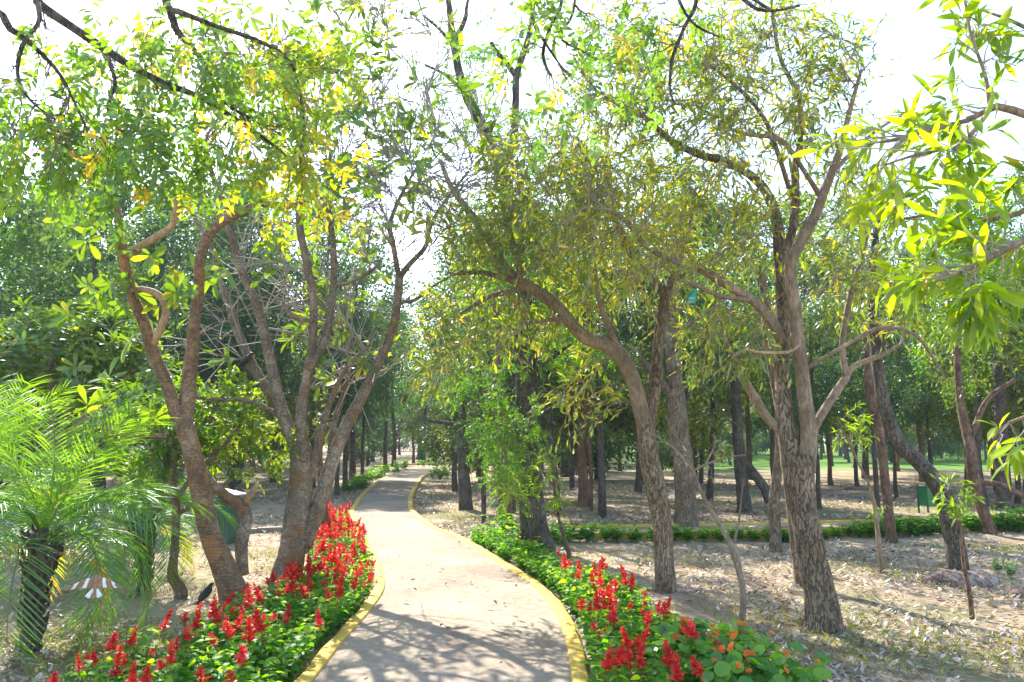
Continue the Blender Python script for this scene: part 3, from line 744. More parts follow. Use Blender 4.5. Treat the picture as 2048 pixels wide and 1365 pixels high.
tg = ell([(1130, 330, 110, 140, D4 + .4, .7, 66), (1240, 260, 130, 150, D4 + .3, .9, 80), (1380, 220, 140, 170, D4 + .2, 1., 96), (1530, 180, 150, 170, D4 + .2, 1.1, 96), (1680, 200, 110, 150, D4 + .1, 1., 46),
          (1420, 440, 130, 110, D4, .8, 60), (1290, 480, 110, 90, D4 - .2, .7, 42), (1700, 430, 110, 110, D4 + .2, .8, 34), (1150, 440, 90, 80, D4 + .2, .6, 32), (1640, 560, 120, 80, D4 + .4, .6, 26), (1480, 660, 80, 70, D4 + .3, .5, 20),
          (1250, 100, 120, 110, D4 + .3, .8, 34), (1450, 50, 150, 80, D4 + .2, .8, 34), (1640, 50, 120, 70, D4, .8, 16), (1780, 580, 90, 80, D4 + .3, .6, 20), (1420, 720, 40, 60, D4 + .5, .4, 10)])
t.grow(tg, up=.1, wob=.15, r0=.008, rl=.007, bark=M["twig_mid"], rmax=.026)
tw = t.twigs(3.9, .15, .52, M["twig_mid"], spread=1., up=.1, droop=.15, r=.0048)
lance_leaves(t, tw, 5, .11, base=.62, var=.22, droop=.15, yellow=.12, **LL)

# --- trunk behind the big forked tree
t = Tree("slim_tree", gbase(1607, 1155), "grey trunk standing close behind the thick leaning tree on the right")
D = gd(1155)
t.limb([(1607, 1155, 16), (1597, 1090, 16), (1588, 1000, 16), (1574, 900, 15), (1560, 800, 13), (1540, 700, 11), (1530, 600, 9), (1520, 520, 6)], D, BR, D + .4, name="trunk", flare=.15, z0=-.3)
t.limb([(1557, 860, 8), (1530, 830, 9), (1495, 770, 8), (1470, 720, 6), (1440, 660, 4)], D + .1, BS, D + .3)
tg = ell([(1480, 560, 110, 90, D + .3, .8, 40), (1560, 480, 110, 80, D + .3, .8, 34), (1440, 700, 70, 60, D + .3, .5, 16)])
t.grow(tg, up=.12, r0=.006, rl=.005, bark=M["twig_dark"], rmax=.02)
lance_leaves(t, t.twigs(3, .15, .4, M["twig_dark"], droop=.2), 8, .12, base=.4, var=.2, droop=.2, singles=0, tpl=T_SMALL, **LL)

# --- the tall dark tree in the middle
t = Tree("tall_tree", gbase(1074, 1088), "tall dark tree with thick flared trunk and bare upper boughs, beyond the green bed")
t.rk = .86; D5 = gd(1088); BD = M["bark_dark"]
t.limb([(1074, 1088, 33), (1066, 1040, 31), (1058, 950, 30), (1055, 860, 30), (1054, 780, 28), (1049, 700, 26), (1044, 600, 23), (1032, 500, 21), (1015, 400, 19), (1000, 335, 18), (960, 245, 14), (925, 170, 11), (908, 90, 9), (897, 0, 7), (893, -80, 5)], D5, BD, D5 + .3, name="trunk", flare=.35, z0=-.3, wob=.06)
t.limb([(1002, 345, 12), (1026, 285, 10), (1031, 210, 9), (1034, 150, 9), (1060, 60, 6), (1072, -40, 4)], D5 + .2, BD, D5 + .6)
t.limb([(1034, 155, 8), (1012, 125, 7), (990, 100, 6), (982, 84, 5)], D5 + .4, BD, D5 + .1)
t.limb([(906, 90, 7), (930, 40, 6), (934, 10, 4), (950, -60, 3)], D5 + .3, BD, D5 + .1)
t.limb([(912, 100, 6), (880, 60, 4), (845, 30, 3)], D5 + .3, BD, D5 + .1)
t.limb([(935, 190, 6), (890, 150, 4), (850, 130, 3)], D5 + .3, BD, D5 + .5)
t.limb([(1056, 880, 7), (1020, 850, 5), (980, 860, 3)], D5, BD, D5 - .6)
t.limb([(1050, 760, 7), (1100, 720, 5), (1140, 690, 3)], D5, BD, D5 - .5)
tg = ell([(900, 110, 90, 120, D5 + .2, .8, 24), (1010, 110, 80, 130, D5 + .3, .8, 22), (860, 260, 80, 70, D5 + .3, .8, 10), (1040, 300, 90, 80, D5 + .3, .8, 16), (1000, 460, 100, 80, D5, 1., 40), (1080, 560, 120, 90, D5, 1.2, 46),
          (1120, 690, 90, 80, D5 - .2, .9, 34), (960, 760, 60, 40, D5 - .5, .5, 16), (1020, 860, 60, 70, D5 - .6, .5, 26), (1010, 950, 40, 40, D5 - .5, .4, 10), (1060, 420, 120, 70, D5 + .2, 1., 18)])
t.grow(tg, up=.1, wob=.12, r0=.006, rl=.005, bark=M["twig_dark"], rmax=.025)
compound(t, t.twigs(3, .2, .5, M["twig_dark"], droop=.3), 5, .17, 9, .05, .42, M["fine"], .55, .25, singles=0, yellow=.0, droop=.2)

# --- branches reaching in from a tree left of the camera
t = Tree("overhanging_tree", (-4.6, 3.0, float(gz(-4.6, 3.0))), "tree off the left edge, dark drooping boughs with yellowing leaflets across the top")
DO = 5.0
t.limb([(-4.6, 3.0, -.3, .2), (-4.6, 3.0, 0, .19), (-4.5, 3.1, 1.5, .16), (-4.55, 3.2, 3.2, .14), (-4.3, 3.4, 4.3, .12), (-3.9, 3.7, 5.2, .09)], 0, BD, name="trunk", world=True, flare=.2)
def reach(a, pts, d, d1, r0):
    q = [np.array([*P(x, y, d + (d1 - d) * i / max(1, len(pts) - 1)), r * d / F]) for i, (x, y, r) in enumerate(pts)]
    m = (np.array(a) + q[0][:3]) / 2 + np.array([0, 0, .25])
    return [(*a, r0), (*m, (r0 + q[0][3]) / 2)] + [tuple(v) for v in q]
t.limb(reach((-4.45, 3.3, 3.9), [(40, -30, 11), (80, 10, 10), (140, 52, 9), (200, 92, 9), (260, 132, 8), (330, 168, 8), (395, 192, 7), (450, 225, 6), (520, 272, 5), (565, 305, 3)], DO, DO + .6, .06), 0, BD, world=True)
t.limb(reach((-4.2, 3.5, 4.6), [(285, -40, 10), (338, 20, 9), (354, 62, 8), (392, 105, 6), (420, 150, 5), (450, 205, 4), (520, 250, 3)], DO + .2, DO + .6, .06), 0, BD, world=True)
t.limb([(338, 18, 7), (380, 32, 6), (430, 52, 5), (500, 76, 5), (560, 105, 4), (592, 150, 3), (607, 250, 3), (600, 330, 2)], DO + .2, BD, DO + .5)
t.limb(reach((-4.5, 3.2, 3.4), [(-40, 10, 8), (20, 58, 8), (55, 82, 6), (120, 150, 4), (170, 250, 3)], DO - .2, DO + .1, .05), 0, BD, world=True)
t.limb([(75, 5, 6), (78, 45, 5), (45, 90, 5), (35, 150, 4), (60, 200, 3), (110, 240, 2)], DO - .1, BD, DO - .3)
t.limb([(200, 92, 5), (230, 160, 4), (215, 220, 3), (240, 260, 2)], DO + .1, BD, DO - .1)
t.limb(reach((-3.9, 3.7, 5.2), [(700, -420, 9), (1000, -330, 8), (1250, -200, 7), (1400, -90, 6), (1480, -20, 4), (1540, 20, 3)], DO + .2, DO + .4, .07), 0, BD, world=True)
for pts in ([(1060, -300, 4), (1065, -60, 4), (1066, 40, 4), (1090, 85, 3), (1120, 130, 2), (1142, 152, 1.5)], [(1110, -280, 4), (1125, -20, 4), (1100, 55, 4), (1086, 105, 4), (1094, 138, 3), (1104, 152, 1.5)],
            [(1300, -160, 4), (1390, -20, 5), (1366, 60, 4), (1344, 120, 4), (1340, 180, 3), (1348, 205, 2)], [(1140, -270, 4), (1150, 0, 3), (1120, 72, 3), (1168, 105, 2)], [(1430, -70, 4), (1500, 10, 4), (1545, 22, 3), (1600, 12, 2)],
            [(1250, -210, 4), (1330, -60, 4), (1380, 40, 3), (1440, 75, 2)]):
    t.limb(pts, DO + .3, BD, DO + .3)
tg = ell([(120, 130, 130, 120, DO, .5, 26), (330, 120, 140, 130, DO + .3, .5, 26), (520, 130, 130, 110, DO + .4, .5, 22), (170, 250, 150, 60, DO, .5, 26), (330, 260, 150, 60, DO + .3, .5, 30), (560, 260, 90, 90, DO + .4, .4, 15),
          (600, 310, 60, 40, DO + .5, .3, 12), (60, 300, 70, 50, DO - .2, .4, 10), (680, 80, 90, 70, DO + .4, .3, 12), (1120, 60, 110, 60, DO + .3, .3, 9), (1340, 60, 120, 90, DO + .3, .3, 20), (1130, 190, 60, 40, DO + .3, .3, 8)])
t.grow(tg, up=-.15, wob=.12, r0=.006, rl=.005, bark=M["twig_dark"], rmax=.016, K=8)
tw = t.twigs(2.0, .15, .45, M["twig_dark"], spread=.8, up=-.2, droop=.5, r=.0032)
compound(t, tw, 2, .2, 9, .075, .42, M["pinnate"], .5, .22, singles=300, yellow=.09)

# --- bright-leaved tree off the right edge, its boughs hanging close to the camera
t = Tree("bright_leaved_tree", (3.5, 3.3, float(gz(3.5, 3.3))), "young tree beyond the right edge holding large lit yellow-green leaves close to the camera")
DR = 3.1
t.limb([(3.5, 3.3, -.3, .1), (3.5, 3.3, 0, .095), (3.42, 3.3, 1.2, .085), (3.45, 3.35, 2.4, .07), (3.3, 3.4, 3.4, .055), (3.2, 3.5, 4.4, .035)], 0, BS, name="trunk", world=True, flare=.2)
t.limb(reach((3.35, 3.38, 3.1), [(2110, 250, 10), (2048, 228, 9), (1985, 213, 8), (1950, 236, 6), (1880, 256, 5), (1800, 276, 3), (1730, 290, 2)], DR, DR + .2, .03), 0, BS, world=True)
t.limb([(1980, 214, 5), (1970, 150, 4), (1942, 70, 3), (1930, 0, 3), (1925, -40, 2)], DR, BS, DR + .1)
t.limb([(1985, 213, 5), (1930, 282, 5), (1880, 300, 4), (1825, 312, 3), (1770, 330, 2)], DR, BS, DR - .1)
t.limb(reach((3.42, 3.36, 2.7), [(2100, 395, 7), (2030, 430, 6), (1960, 440, 4), (1880, 430, 3), (1790, 440, 2)], DR, DR + .3, .025), 0, BS, world=True)
t.limb(reach((3.43, 3.35, 2.5), [(2110, 450, 8), (2050, 480, 6), (1990, 510, 5), (1920, 545, 4), (1875, 560, 3)], DR - .3, DR - .4, .025), 0, BS, world=True)
t.limb(reach((3.44, 3.33, 2.0), [(2120, 800, 5), (2060, 830, 4), (2010, 850, 3), (1985, 880, 2)], DR + .4, DR + .6, .015), 0, BS, world=True)
t.limb(reach((3.3, 3.4, 3.5), [(2140, 20, 7), (2070, 60, 5), (2020, 40, 4), (1960, 20, 2)], DR, DR + .2, .02), 0, BS, world=True)
tg = ell([(1960, 90, 90, 110, DR + .1, .2, 18), (1870, 230, 90, 60, DR + .2, .2, 12), (1700, 280, 90, 45, DR + .3, .2, 10), (1960, 330, 110, 70, DR, .25, 18), (1790, 400, 100, 60, DR + .3, .2, 14),
          (1950, 500, 120, 90, DR - .3, .2, 22), (1830, 540, 70, 60, DR - .2, .2, 8), (2030, 880, 60, 50, DR + .5, .2, 5), (1990, 600, 60, 40, DR - .3, .2, 6)])
t.grow(tg, up=.05, wob=.1, r0=.0035, rl=.004, bark=M["twig"], rmax=.008, K=6)
tw = t.twigs(1.5, .06, .16, M["twig"], spread=.8, up=.0, droop=.1, r=.0022)
lance_leaves(t, tw, 6, .125, .25, M["bright"], base=.55, var=.28, droop=.1, spread=1.0, singles=300, yellow=.04, csc=.3, tints=(.15, .35, .5, .65, .8))

# ------------------------------------------------------------------ mid-distance trunks seen one by one
def crown_tree(name, label, base, trunk, bark, crown, leaf, lsize=.1, per=8, group=None, limbs=(), ntw=3, ratio=.3, flare=.15, dd=.3, tpl=None, lb=.4):
    t = Tree(name, gbase(*base), label, group=group)
    D = gd(base[1])
    t.limb(trunk, D, bark, D + dd, name="trunk", flare=flare, z0=-.3)
    for l in limbs: t.limb(l, D + .1, bark, D + .1 + RNG.uniform(-.5, .5))
    if crown:
        t.grow(ell([(x, y, a, b, D + .2, w, n) for (x, y, a, b, w, n) in crown]), up=.1, wob=.12, r0=.007, rl=.006, bark=M["twig_dark"], rmax=.03)
        lance_leaves(t, t.twigs(ntw, .2, .5, M["twig_dark"], droop=.25), per, lsize, ratio, leaf, base=lb, var=.25, droop=.2, singles=0, tpl=tpl or T_SMALL, yellow=.02, csc=.8)
    return t
crown_tree("tall_tree", "thick straight trunk behind the slim forked tree, in the leaf-strewn clearing", (1373, 1050), [(1373, 1050, 22), (1368, 950, 20), (1358, 860, 19), (1350, 760, 17), (1345, 660, 14), (1350, 560, 10), (1355, 480, 6)], M["bark_rough"],
           [(1350, 620, 150, 90, 1.4, 60), (1380, 480, 150, 90, 1.4, 60), (1250, 740, 60, 60, .8, 18)], M["olive"], .13, limbs=([(1352, 800, 10), (1300, 740, 7), (1260, 690, 4)], [(1348, 700, 9), (1400, 640, 6), (1440, 590, 4)]))
crown_tree("dark_tree", "dark curved tree whose trunk swings left then upright, behind the pink rock", (1916, 1132), [(1916, 1132, 17), (1902, 1050, 18), (1884, 985, 18), (1838, 925, 15), (1796, 885, 14), (1768, 810, 13), (1755, 730, 12), (1748, 650, 11), (1742, 570, 10), (1748, 500, 8), (1760, 420, 5)], BD,
           [(1800, 560, 110, 80, 1., 40), (1760, 430, 110, 80, 1., 34), (1880, 640, 90, 60, .8, 24)], M["lance"], .11, limbs=([(1754, 720, 6), (1765, 690, 6), (1800, 620, 5), (1850, 560, 3)], [(1745, 620, 7), (1790, 560, 6), (1830, 520, 4)]), ratio=.26, lb=.35)
crown_tree("slim_tree", "slim straight trunk leaning slightly left behind the green hedge row, nearest to it", (1783, 1073), [(1783, 1073, 10), (1772, 980, 9), (1758, 860, 9), (1738, 780, 8), (1736, 700, 7), (1725, 600, 5)], M["bark_red"],
           [(1720, 640, 90, 80, 1., 34), (1700, 540, 90, 60, 1., 24)], M["olive"], .11)
crown_tree("slim_tree", "crooked slim trunk with two stems rising behind the hedge at the right", (1980, 1062), [(1980, 1062, 10), (1958, 1000, 11), (1945, 940, 11), (1938, 880, 10), (1920, 800, 8), (1915, 700, 6), (1925, 620, 4)], M["bark_red"],
           [(1940, 700, 100, 80, 1.1, 44), (1960, 600, 100, 60, 1.1, 30)], M["olive"], .12, limbs=([(1940, 880, 6), (1975, 800, 5), (2030, 760, 4)], [(1950, 965, 6), (2000, 970, 5), (2060, 1000, 6)]))
crown_tree("slim_tree", "bare brown trunk between the thick leaning tree and the slim forked tree", (1552, 1090), [(1552, 1090, 11), (1549, 1000, 11), (1556, 930, 9), (1560, 850, 8), (1548, 760, 7), (1530, 680, 5)], BR,
           [(1520, 640, 90, 60, .9, 26)], M["olive"], .11)
crown_tree("dark_tree", "dark straight trunk with a curved leaning bough, right of the thick straight trunk", (1490, 1018), [(1490, 1018, 14), (1482, 950, 12), (1476, 880, 11), (1470, 790, 10), (1468, 700, 7), (1470, 600, 5)], BD,
           [(1470, 680, 110, 80, 1.4, 50), (1450, 800, 60, 50, 1., 20), (1490, 560, 110, 60, 1.4, 34)], M["dark"], .14, limbs=([(1480, 915, 8), (1505, 945, 9), (1528, 975, 9), (1538, 1006, 8)],))
crown_tree("slim_tree", "brown trunk left of the tall dark tree, its foot hidden by the green bed", (1012, 1042), [(1012, 1042, 14), (1008, 960, 13), (1002, 860, 12), (998, 770, 10), (995, 660, 8), (990, 560, 5)], M["bark_red"],
           [(970, 620, 100, 90, 1.4, 50), (1000, 520, 100, 60, 1.4, 34)], M["fine"], .11, lb=.5)
crown_tree("feathery_tree", "feathery acacia-like tree with low hanging grey-green sprays beside the path bend", (932, 1012), [(932, 1012, 13), (928, 950, 12), (926, 880, 10), (922, 810, 8), (915, 720, 6), (905, 640, 4)], BD,
           [(900, 790, 80, 70, 1.6, 60), (850, 720, 60, 60, 1.4, 34), (935, 880, 40, 40, 1., 26), (890, 660, 90, 60, 1.6, 34)], M["dark"], .09, per=12, limbs=([(924, 850, 5), (880, 845, 4), (850, 838, 3), (852, 815, 2)],), lb=.55)
crown_tree("slim_tree", "very thin dark stem in front of the clearing, right of the feathery tree", (968, 1042), [(968, 1042, 5), (967, 960, 5), (970, 900, 4), (962, 820, 3), (960, 740, 2)], BD, [(955, 740, 40, 50, .6, 12)], M["dark"], .1, flare=.05,
           limbs=([(967, 915, 3), (958, 870, 3), (940, 830, 2)],))
crown_tree("slim_tree", "thin dark trunk right of the tall dark tree, standing before the far clearing", (1205, 1026), [(1205, 1026, 8), (1203, 940, 7), (1200, 850, 6), (1195, 740, 5), (1198, 650, 3)], BD, [(1200, 690, 70, 70, 1.2, 30), (1150, 800, 40, 40, .7, 8)], M["dark"], .12)
crown_tree("slim_tree", "thinnest of the pair of poles in the clearing right of the tall dark tree", (1183, 1016), [(1183, 1016, 4), (1182, 940, 4), (1178, 860, 4), (1175, 760, 2)], M["bark_red"], [(1170, 740, 50, 60, .8, 16)], M["dark"], .12, flare=.05)
crown_tree("slim_tree", "wavy dark stem just right of the tall dark tree", (1116, 1020), [(1116, 1020, 6), (1110, 950, 6), (1102, 880, 6), (1096, 800, 5), (1092, 700, 4)], BD, [(1100, 700, 70, 70, 1.2, 26)], M["fine"], .1)
crown_tree("slim_tree", "reddish small trunk rising behind the red flowers left of the path", (652, 1082), [(652, 1082, 10), (650, 1040, 9), (644, 990, 8), (640, 930, 6), (634, 860, 4)], M["bark_red"], [(640, 830, 40, 50, .6, 8)], M["olive"], .1, flare=.1)
crown_tree("dark_tree", "thick dark trunk near the right edge beyond the hedge", (2010, 1012), [(2010, 1012, 15), (2006, 960, 14), (2002, 900, 13), (2000, 800, 11), (1995, 700, 8), (2000, 600, 5)], M["bark_dark"],
           [(2000, 700, 120, 80, 1.6, 50), (1980, 590, 120, 70, 1.6, 40)], M["olive"], .14)

# --- citrus-like bright bush and the plumeria bush on the left
t = Tree("citrus_shrub", gbase(348, 1178), "bright lime-green bushy shrub with a thin grey trunk behind the leaning plumeria", "shrub")
D = gd(1178)
t.limb([(362, 1182, 12), (345, 1150, 10), (350, 1090, 8), (352, 1020, 8), (345, 960, 7), (350, 900, 5)], D, M["bark_plum"], D + .2, name="trunk", z0=-.3)
for l in ([(352, 1020, 6), (330, 960, 5), (300, 900, 4), (280, 850, 3)], [(350, 1000, 6), (390, 950, 5), (440, 900, 4), (480, 850, 3)], [(348, 960, 5), (400, 890, 4), (430, 820, 3)], [(352, 1030, 5), (420, 990, 4), (500, 930, 3)]):
    t.limb(l, D + .1, M["bark_plum"], D + RNG.uniform(.1, .9))
t.grow(ell([(300, 840, 100, 60, D + .3, .5, 40), (420, 830, 120, 80, D + .7, .5, 60), (500, 900, 90, 70, D + .8, .5, 40), (400, 930, 120, 50, D + .6, .5, 40), (290, 920, 70, 60, D + .2, .5, 26), (470, 780, 60, 30, D + .8, .3, 14)]),
       up=.1, r0=.005, rl=.004, bark=M["twig_dark"], rmax=.014)
lance_leaves(t, t.twigs(4, .1, .28, M["twig_dark"]), 9, .075, .45, M["citrus"], base=.5, var=.25, singles=0, tpl=T_OVATE, yellow=.03)
t = Tree("plumeria_bush", gbase(110, 985), "broad rounded plumeria bush with a bowl of bare grey stems on the far left", "shrub")
D = 13.5
for l in ([(120, 985, 12), (115, 900, 11), (100, 830, 9), (60, 770, 6), (20, 720, 4)], [(118, 920, 9), (130, 840, 8), (150, 770, 6), (190, 710, 4)], [(112, 900, 8), (110, 820, 7), (100, 740, 5), (110, 680, 3)], [(125, 900, 8), (170, 830, 6), (230, 770, 4), (280, 720, 3)], [(115, 890, 7), (60, 840, 5), (0, 800, 4), (-60, 760, 3)]):
    t.limb(l, D, M["bark_plum"], D + RNG.uniform(-.6, .6), name="trunk" if len(l) == 5 and l[0][2] == 12 else "limb", z0=-.3 if l[0][2] == 12 else None)
q = t.grow(ell([(60, 700, 130, 55, D, 1.2, 70), (180, 680, 120, 45, D, 1.2, 60), (250, 740, 70, 60, D, 1., 36), (20, 790, 70, 70, D, 1., 34), (200, 780, 70, 50, D, 1., 20), (-60, 720, 60, 80, D, 1., 12)]), up=.2, r0=.01, rl=.005, bark=M["twig"], rmax=.03)
tw = t.twigs(2, .2, .45, M["twig"], spread=.6, up=.5, r=.006)
tips = np.concatenate([np.array([a[-1] for a in q]), tw[:, -1]]); dirs = np.concatenate([np.array([a[-1] - a[-2] for a in q]), tw[:, -1] - tw[:, -2]])
rosettes(t, tips, dirs + np.array([0, 0, .1]), 9, .24, .3, M["plum"], .45, singles=0)

# ------------------------------------------------------------------ the wood behind: a few kinds, copied one by one
def bg_kind(seed, H, r, z0, z1, rad, leaf, n, lsize, bark, lean=.3, sag=.2):
    g = np.random.default_rng(seed)
    k = 12; z = np.linspace(-.3, H * .93, k)
    p = np.stack([lean * np.sin(z * .5 + g.uniform(0, 6)) * z / H + g.normal(0, .03, k), lean * np.sin(z * .43 + g.uniform(0, 6)) * z / H + g.normal(0, .03, k), z], 1)
    p[:, :2] -= p[0, :2]
    rr = .8 * r * (1 - .8 * np.clip(z / H, 0, 1)) * (1 + .35 * np.exp(-np.maximum(z, 0) / .3))
    b = MB(); tubes(b, spline(np.c_[p, rr], 22)[:, :3], spline(np.c_[p, rr], 22)[:, 3], 9, .06)
    T = Tree.__new__(Tree); T.np_ = [p[3:]]; T.nr = [rr[3:]]; T.nd = [np.gradient(p, axis=0)[3:]]; T.br = []
    tg = []
    while len(tg) < n:
        a = g.uniform(-1, 1, 3)
        if (a ** 2).sum() > 1: continue
        prof = 1.0 if a[2] < .2 else 1.0 - .4 * a[2]
        tg.append([a[0] * rad * prof, a[1] * rad * prof, (z0 + z1) / 2 + a[2] * (z1 - z0) / 2])
    tg = np.array(tg)
    # branches
    A = p[3:]; R = rr[3:]; outp, outr = [], []
    lst = [A]; lr = [R]
    for t_ in tg[np.argsort(np.hypot(tg[:, 0], tg[:, 1]))]:
        AA = np.concatenate(lst); RR = np.concatenate(lr)
        c = np.linalg.norm(AA - (t_ - np.array([0, 0, .25 * np.hypot(*t_[:2])])), axis=1); i = c.argmin(); a = AA[i]; L = np.linalg.norm(t_ - a)
        u = np.linspace(0, 1, 5)[:, None]; q = a * (1 - u) + t_ * u + np.array([0, 0, 1]) * (.18 * L * np.sin(np.pi * u)) + g.normal(0, .04 * L, (5, 3)) * np.sin(np.pi * u)
        r_ = min(.6 * RR[i], .012 + .01 * L) * (1 - .7 * u[:, 0]); lst.append(q[1:]); lr.append(r_[1:]); outp.append(q); outr.append(r_)
    tubes(b, np.array(outp), np.array(outr), 4)
    Q = np.array(outp); m = 26
    pos, d = along(np.repeat(Q, 4, 0), m, .3, 1.0)
    pos = pos + g.normal(0, .2, pos.shape) * np.array([1, 1, .8]); pos[:, 2] -= np.abs(g.normal(0, sag, len(pos)))
    dl = nrm(d + g.normal(0, .8, pos.shape) + np.array([0, 0, -.3])); up = nrm(g.normal(0, .6, pos.shape) + np.array([0, 0, 1]))
    ln = lsize * g.uniform(.6, 1.3, len(pos))
    c = MB(); add_leaves(c, T_SMALL, pos, dl, up, ln, ln * .42, np.clip(.45 + .25 * clump(pos, .9, seed) + g.normal(0, .12, len(pos)), 0, 1))
    return b.mesh("trunk", bark), c.mesh("crown", leaf)
BG = [bg_kind(11, 10.5, .15, 3.2, 10.8, 2.0, M["dark"], 90, .17, BD), bg_kind(12, 9, .13, 2.8, 9.2, 2.1, M["dark"], 90, .16, BD), bg_kind(13, 8, .15, 2.2, 8.2, 2.6, M["olive"], 100, .16, M["bark_red"], .6),
      bg_kind(14, 12, .2, 3.5, 12.3, 2.6, M["fine"], 110, .18, BD), bg_kind(15, 6.5, .12, 1.7, 6.8, 2.3, M["olive"], 90, .15, BD, .7), bg_kind(16, 3.2, .07, .5, 3.3, 1.5, M["citrus"], 70, .13, M["bark_red"], .3),
      bg_kind(17, 6.5, .14, .3, 6.8, 3.0, M["dark"], 120, .2, BD, .3), bg_kind(18, 4.5, .1, .2, 4.6, 2.6, M["olive"], 100, .18, M["bark_red"], .3)]
KINDS = [("slender_tree", "slender dark-trunked blue-green tree"), ("slender_tree", "slender dark-trunked blue-green tree"), ("spreading_tree", "brown-trunked olive-green tree"),
         ("tall_wood_tree", "tall bright green tree"), ("spreading_tree", "spreading crooked olive tree"), ("wood_shrub", "small lime-green shrub"), ("bushy_tree", "dark tree leafy to the ground"), ("bushy_tree", "low olive-green bushy tree")]
def where(x, y):
    """where a far tree stands, told by what it is seen behind"""
    px = CX + F * x / y
    for lim, t_ in ((230, "behind the palms at far left"), (470, "behind the brown plumeria"), (720, "behind the grey plumeria"), (900, "around the far path bend"), (1080, "behind the tall dark tree"),
                    (1330, "behind the arching limb"), (1500, "beyond the straight trunk"), (1700, "behind the thick leaning tree"), (1860, "beyond the right clearing"), (9999, "beyond the right hedge")):
        if px < lim: break
    row = "in front" if y < 28 else "mid wood" if y < 50 else "deep in the wood" if y < 92 else "last row"
    return t_, row
def bg_place(k, x, y, s, rz):
    n, lb = KINDS[k]; t_, row = where(x, y)
    lb = f"{lb} {row}, {t_}"
    o = thing(n, (x, y, float(gz(x, y))), lb, "shrub" if k == 5 else "tree", lb, rz)
    o.scale = (s, s, s)
    for nm, me in zip(("trunk", "crown"), BG[k]):
        c = bpy.data.objects.new(nm, me); COL.objects.link(c); c.parent = o
        if nm == "crown": c["kind"] = "stuff"
    return o
placed = []
def free(x, y, d):
    return all((x - a) ** 2 + (y - b) ** 2 > d * d for a, b in placed)
def pathfree(x, y, m=1.3):
    if y > 66: return True
    return not (xl(y) - m < x < xr(y) + m)
# trunks whose feet can be read in the photograph
for (px, py, k, s) in ((692, 975, 0, .8), (676, 985, 1, .75), (722, 957, 1, .8), (770, 942, 0, .95), (787, 935, 3, .85), (911, 978, 0, .85), (1145, 980, 1, .8), (1290, 968, 1, .8), (1640, 1014, 1, .6), (1663, 965, 2, .8),
                       (1716, 970, 1, .75), (1795, 990, 1, .6), (1755, 1015, 0, .6), (1862, 968, 0, .7), (1935, 985, 2, .7), (2032, 1003, 4, .8), (828, 922, 2, 1.), (868, 918, 0, 1.1), (110, 960, 0, 1.25), (240, 950, 0, .95), (40, 930, 1, 1.25),
                       (330, 930, 0, 1.35), (520, 925, 0, 1.3), (600, 918, 1, 1.5), (690, 915, 1, 1.3), (430, 922, 1, 1.45), (640, 935, 2, 1.1), (745, 920, 0, 1.25), (800, 912, 1, 1.3), (470, 962, 0, 1.25), (545, 958, 1, 1.35), (625, 966, 0, 1.15), (705, 955, 1, 1.4), (390, 968, 0, 1.2), (280, 962, 1, 1.35), (190, 975, 0, 1.1), (60, 970, 0, 1.2), (1500, 955, 0, 1.25), (1610, 950, 2, 1.5), (1730, 953, 0, 1.3), (1850, 956, 2, 1.4), (1960, 960, 0, 1.2), (1130, 950, 3, 1.15), (960, 952, 3, 1.1), (605, 960, 4, .8), (560, 940, 2, .9), (480, 960, 5, 1.), (1085, 960, 4, .8), (1240, 935, 2, 1.)):
    g = gbase(px, py); bg_place(k, g[0], g[1], s, random.uniform(0, 6.28)); placed.append((g[0], g[1]))
cnt = 0; tries = 0
while cnt < 265 and tries < 20000:
    tries += 1
    y = 19 + 80 * random.random() ** 1.15; x = random.uniform(-.74, .74) * y
    if not pathfree(x, y, 1.8) or not free(x, y, 1.7 + y * .016): continue
    if x > .12 * y and 38 < y < 62 and random.random() < .8: continue
    if x > -.1 * y and y < 26 and random.random() < .5: continue
    # keep the sunlit stretch of the path open to the sun
    k = random.choices(range(8), (4, 4, 4, 2, 3, 1, 0, 0) if y < 34 else (3, 3, 4, 2, 3, 1, 2, 2))[0]
    sx, sy = SUNV.x / SUNV.z, SUNV.y / SUNV.z
    hit = False
    for hz in (3, 5, 7, 9):
        gx_, gy_ = x - sx * hz, y - sy * hz
        if 8.3 < gy_ < 15 and xl(gy_) - 2 < gx_ < xr(gy_) + 2.5: hit = True
    if hit and k != 5: continue
    bg_place(k, x, y, random.uniform(.75, 1.15), random.uniform(0, 6.28)); placed.append((x, y)); cnt += 1
for i in range(110):
    x = -98 + 196 * (i + random.random()) / 110; y = random.uniform(96, 128)
    bg_place(random.choice((6, 6, 7, 0, 2, 3, 6)), x, y, random.uniform(1., 1.5), random.uniform(0, 6.28))
for (px, py, k, s_) in ((560, 905, 7, .8), (620, 902, 7, .9), (700, 900, 7, .9), (760, 897, 7, .8), (930, 905, 7, .9), (1000, 900, 6, .8), (300, 905, 6, .9), (180, 903, 6, 1.), (60, 906, 6, 1.), (420, 900, 6, .9), (1150, 899, 6, .7), (1280, 898, 6, .8)):
    g = gbase(px, py); bg_place(k, g[0], g[1], s_ * 1.1, random.uniform(0, 6.28))
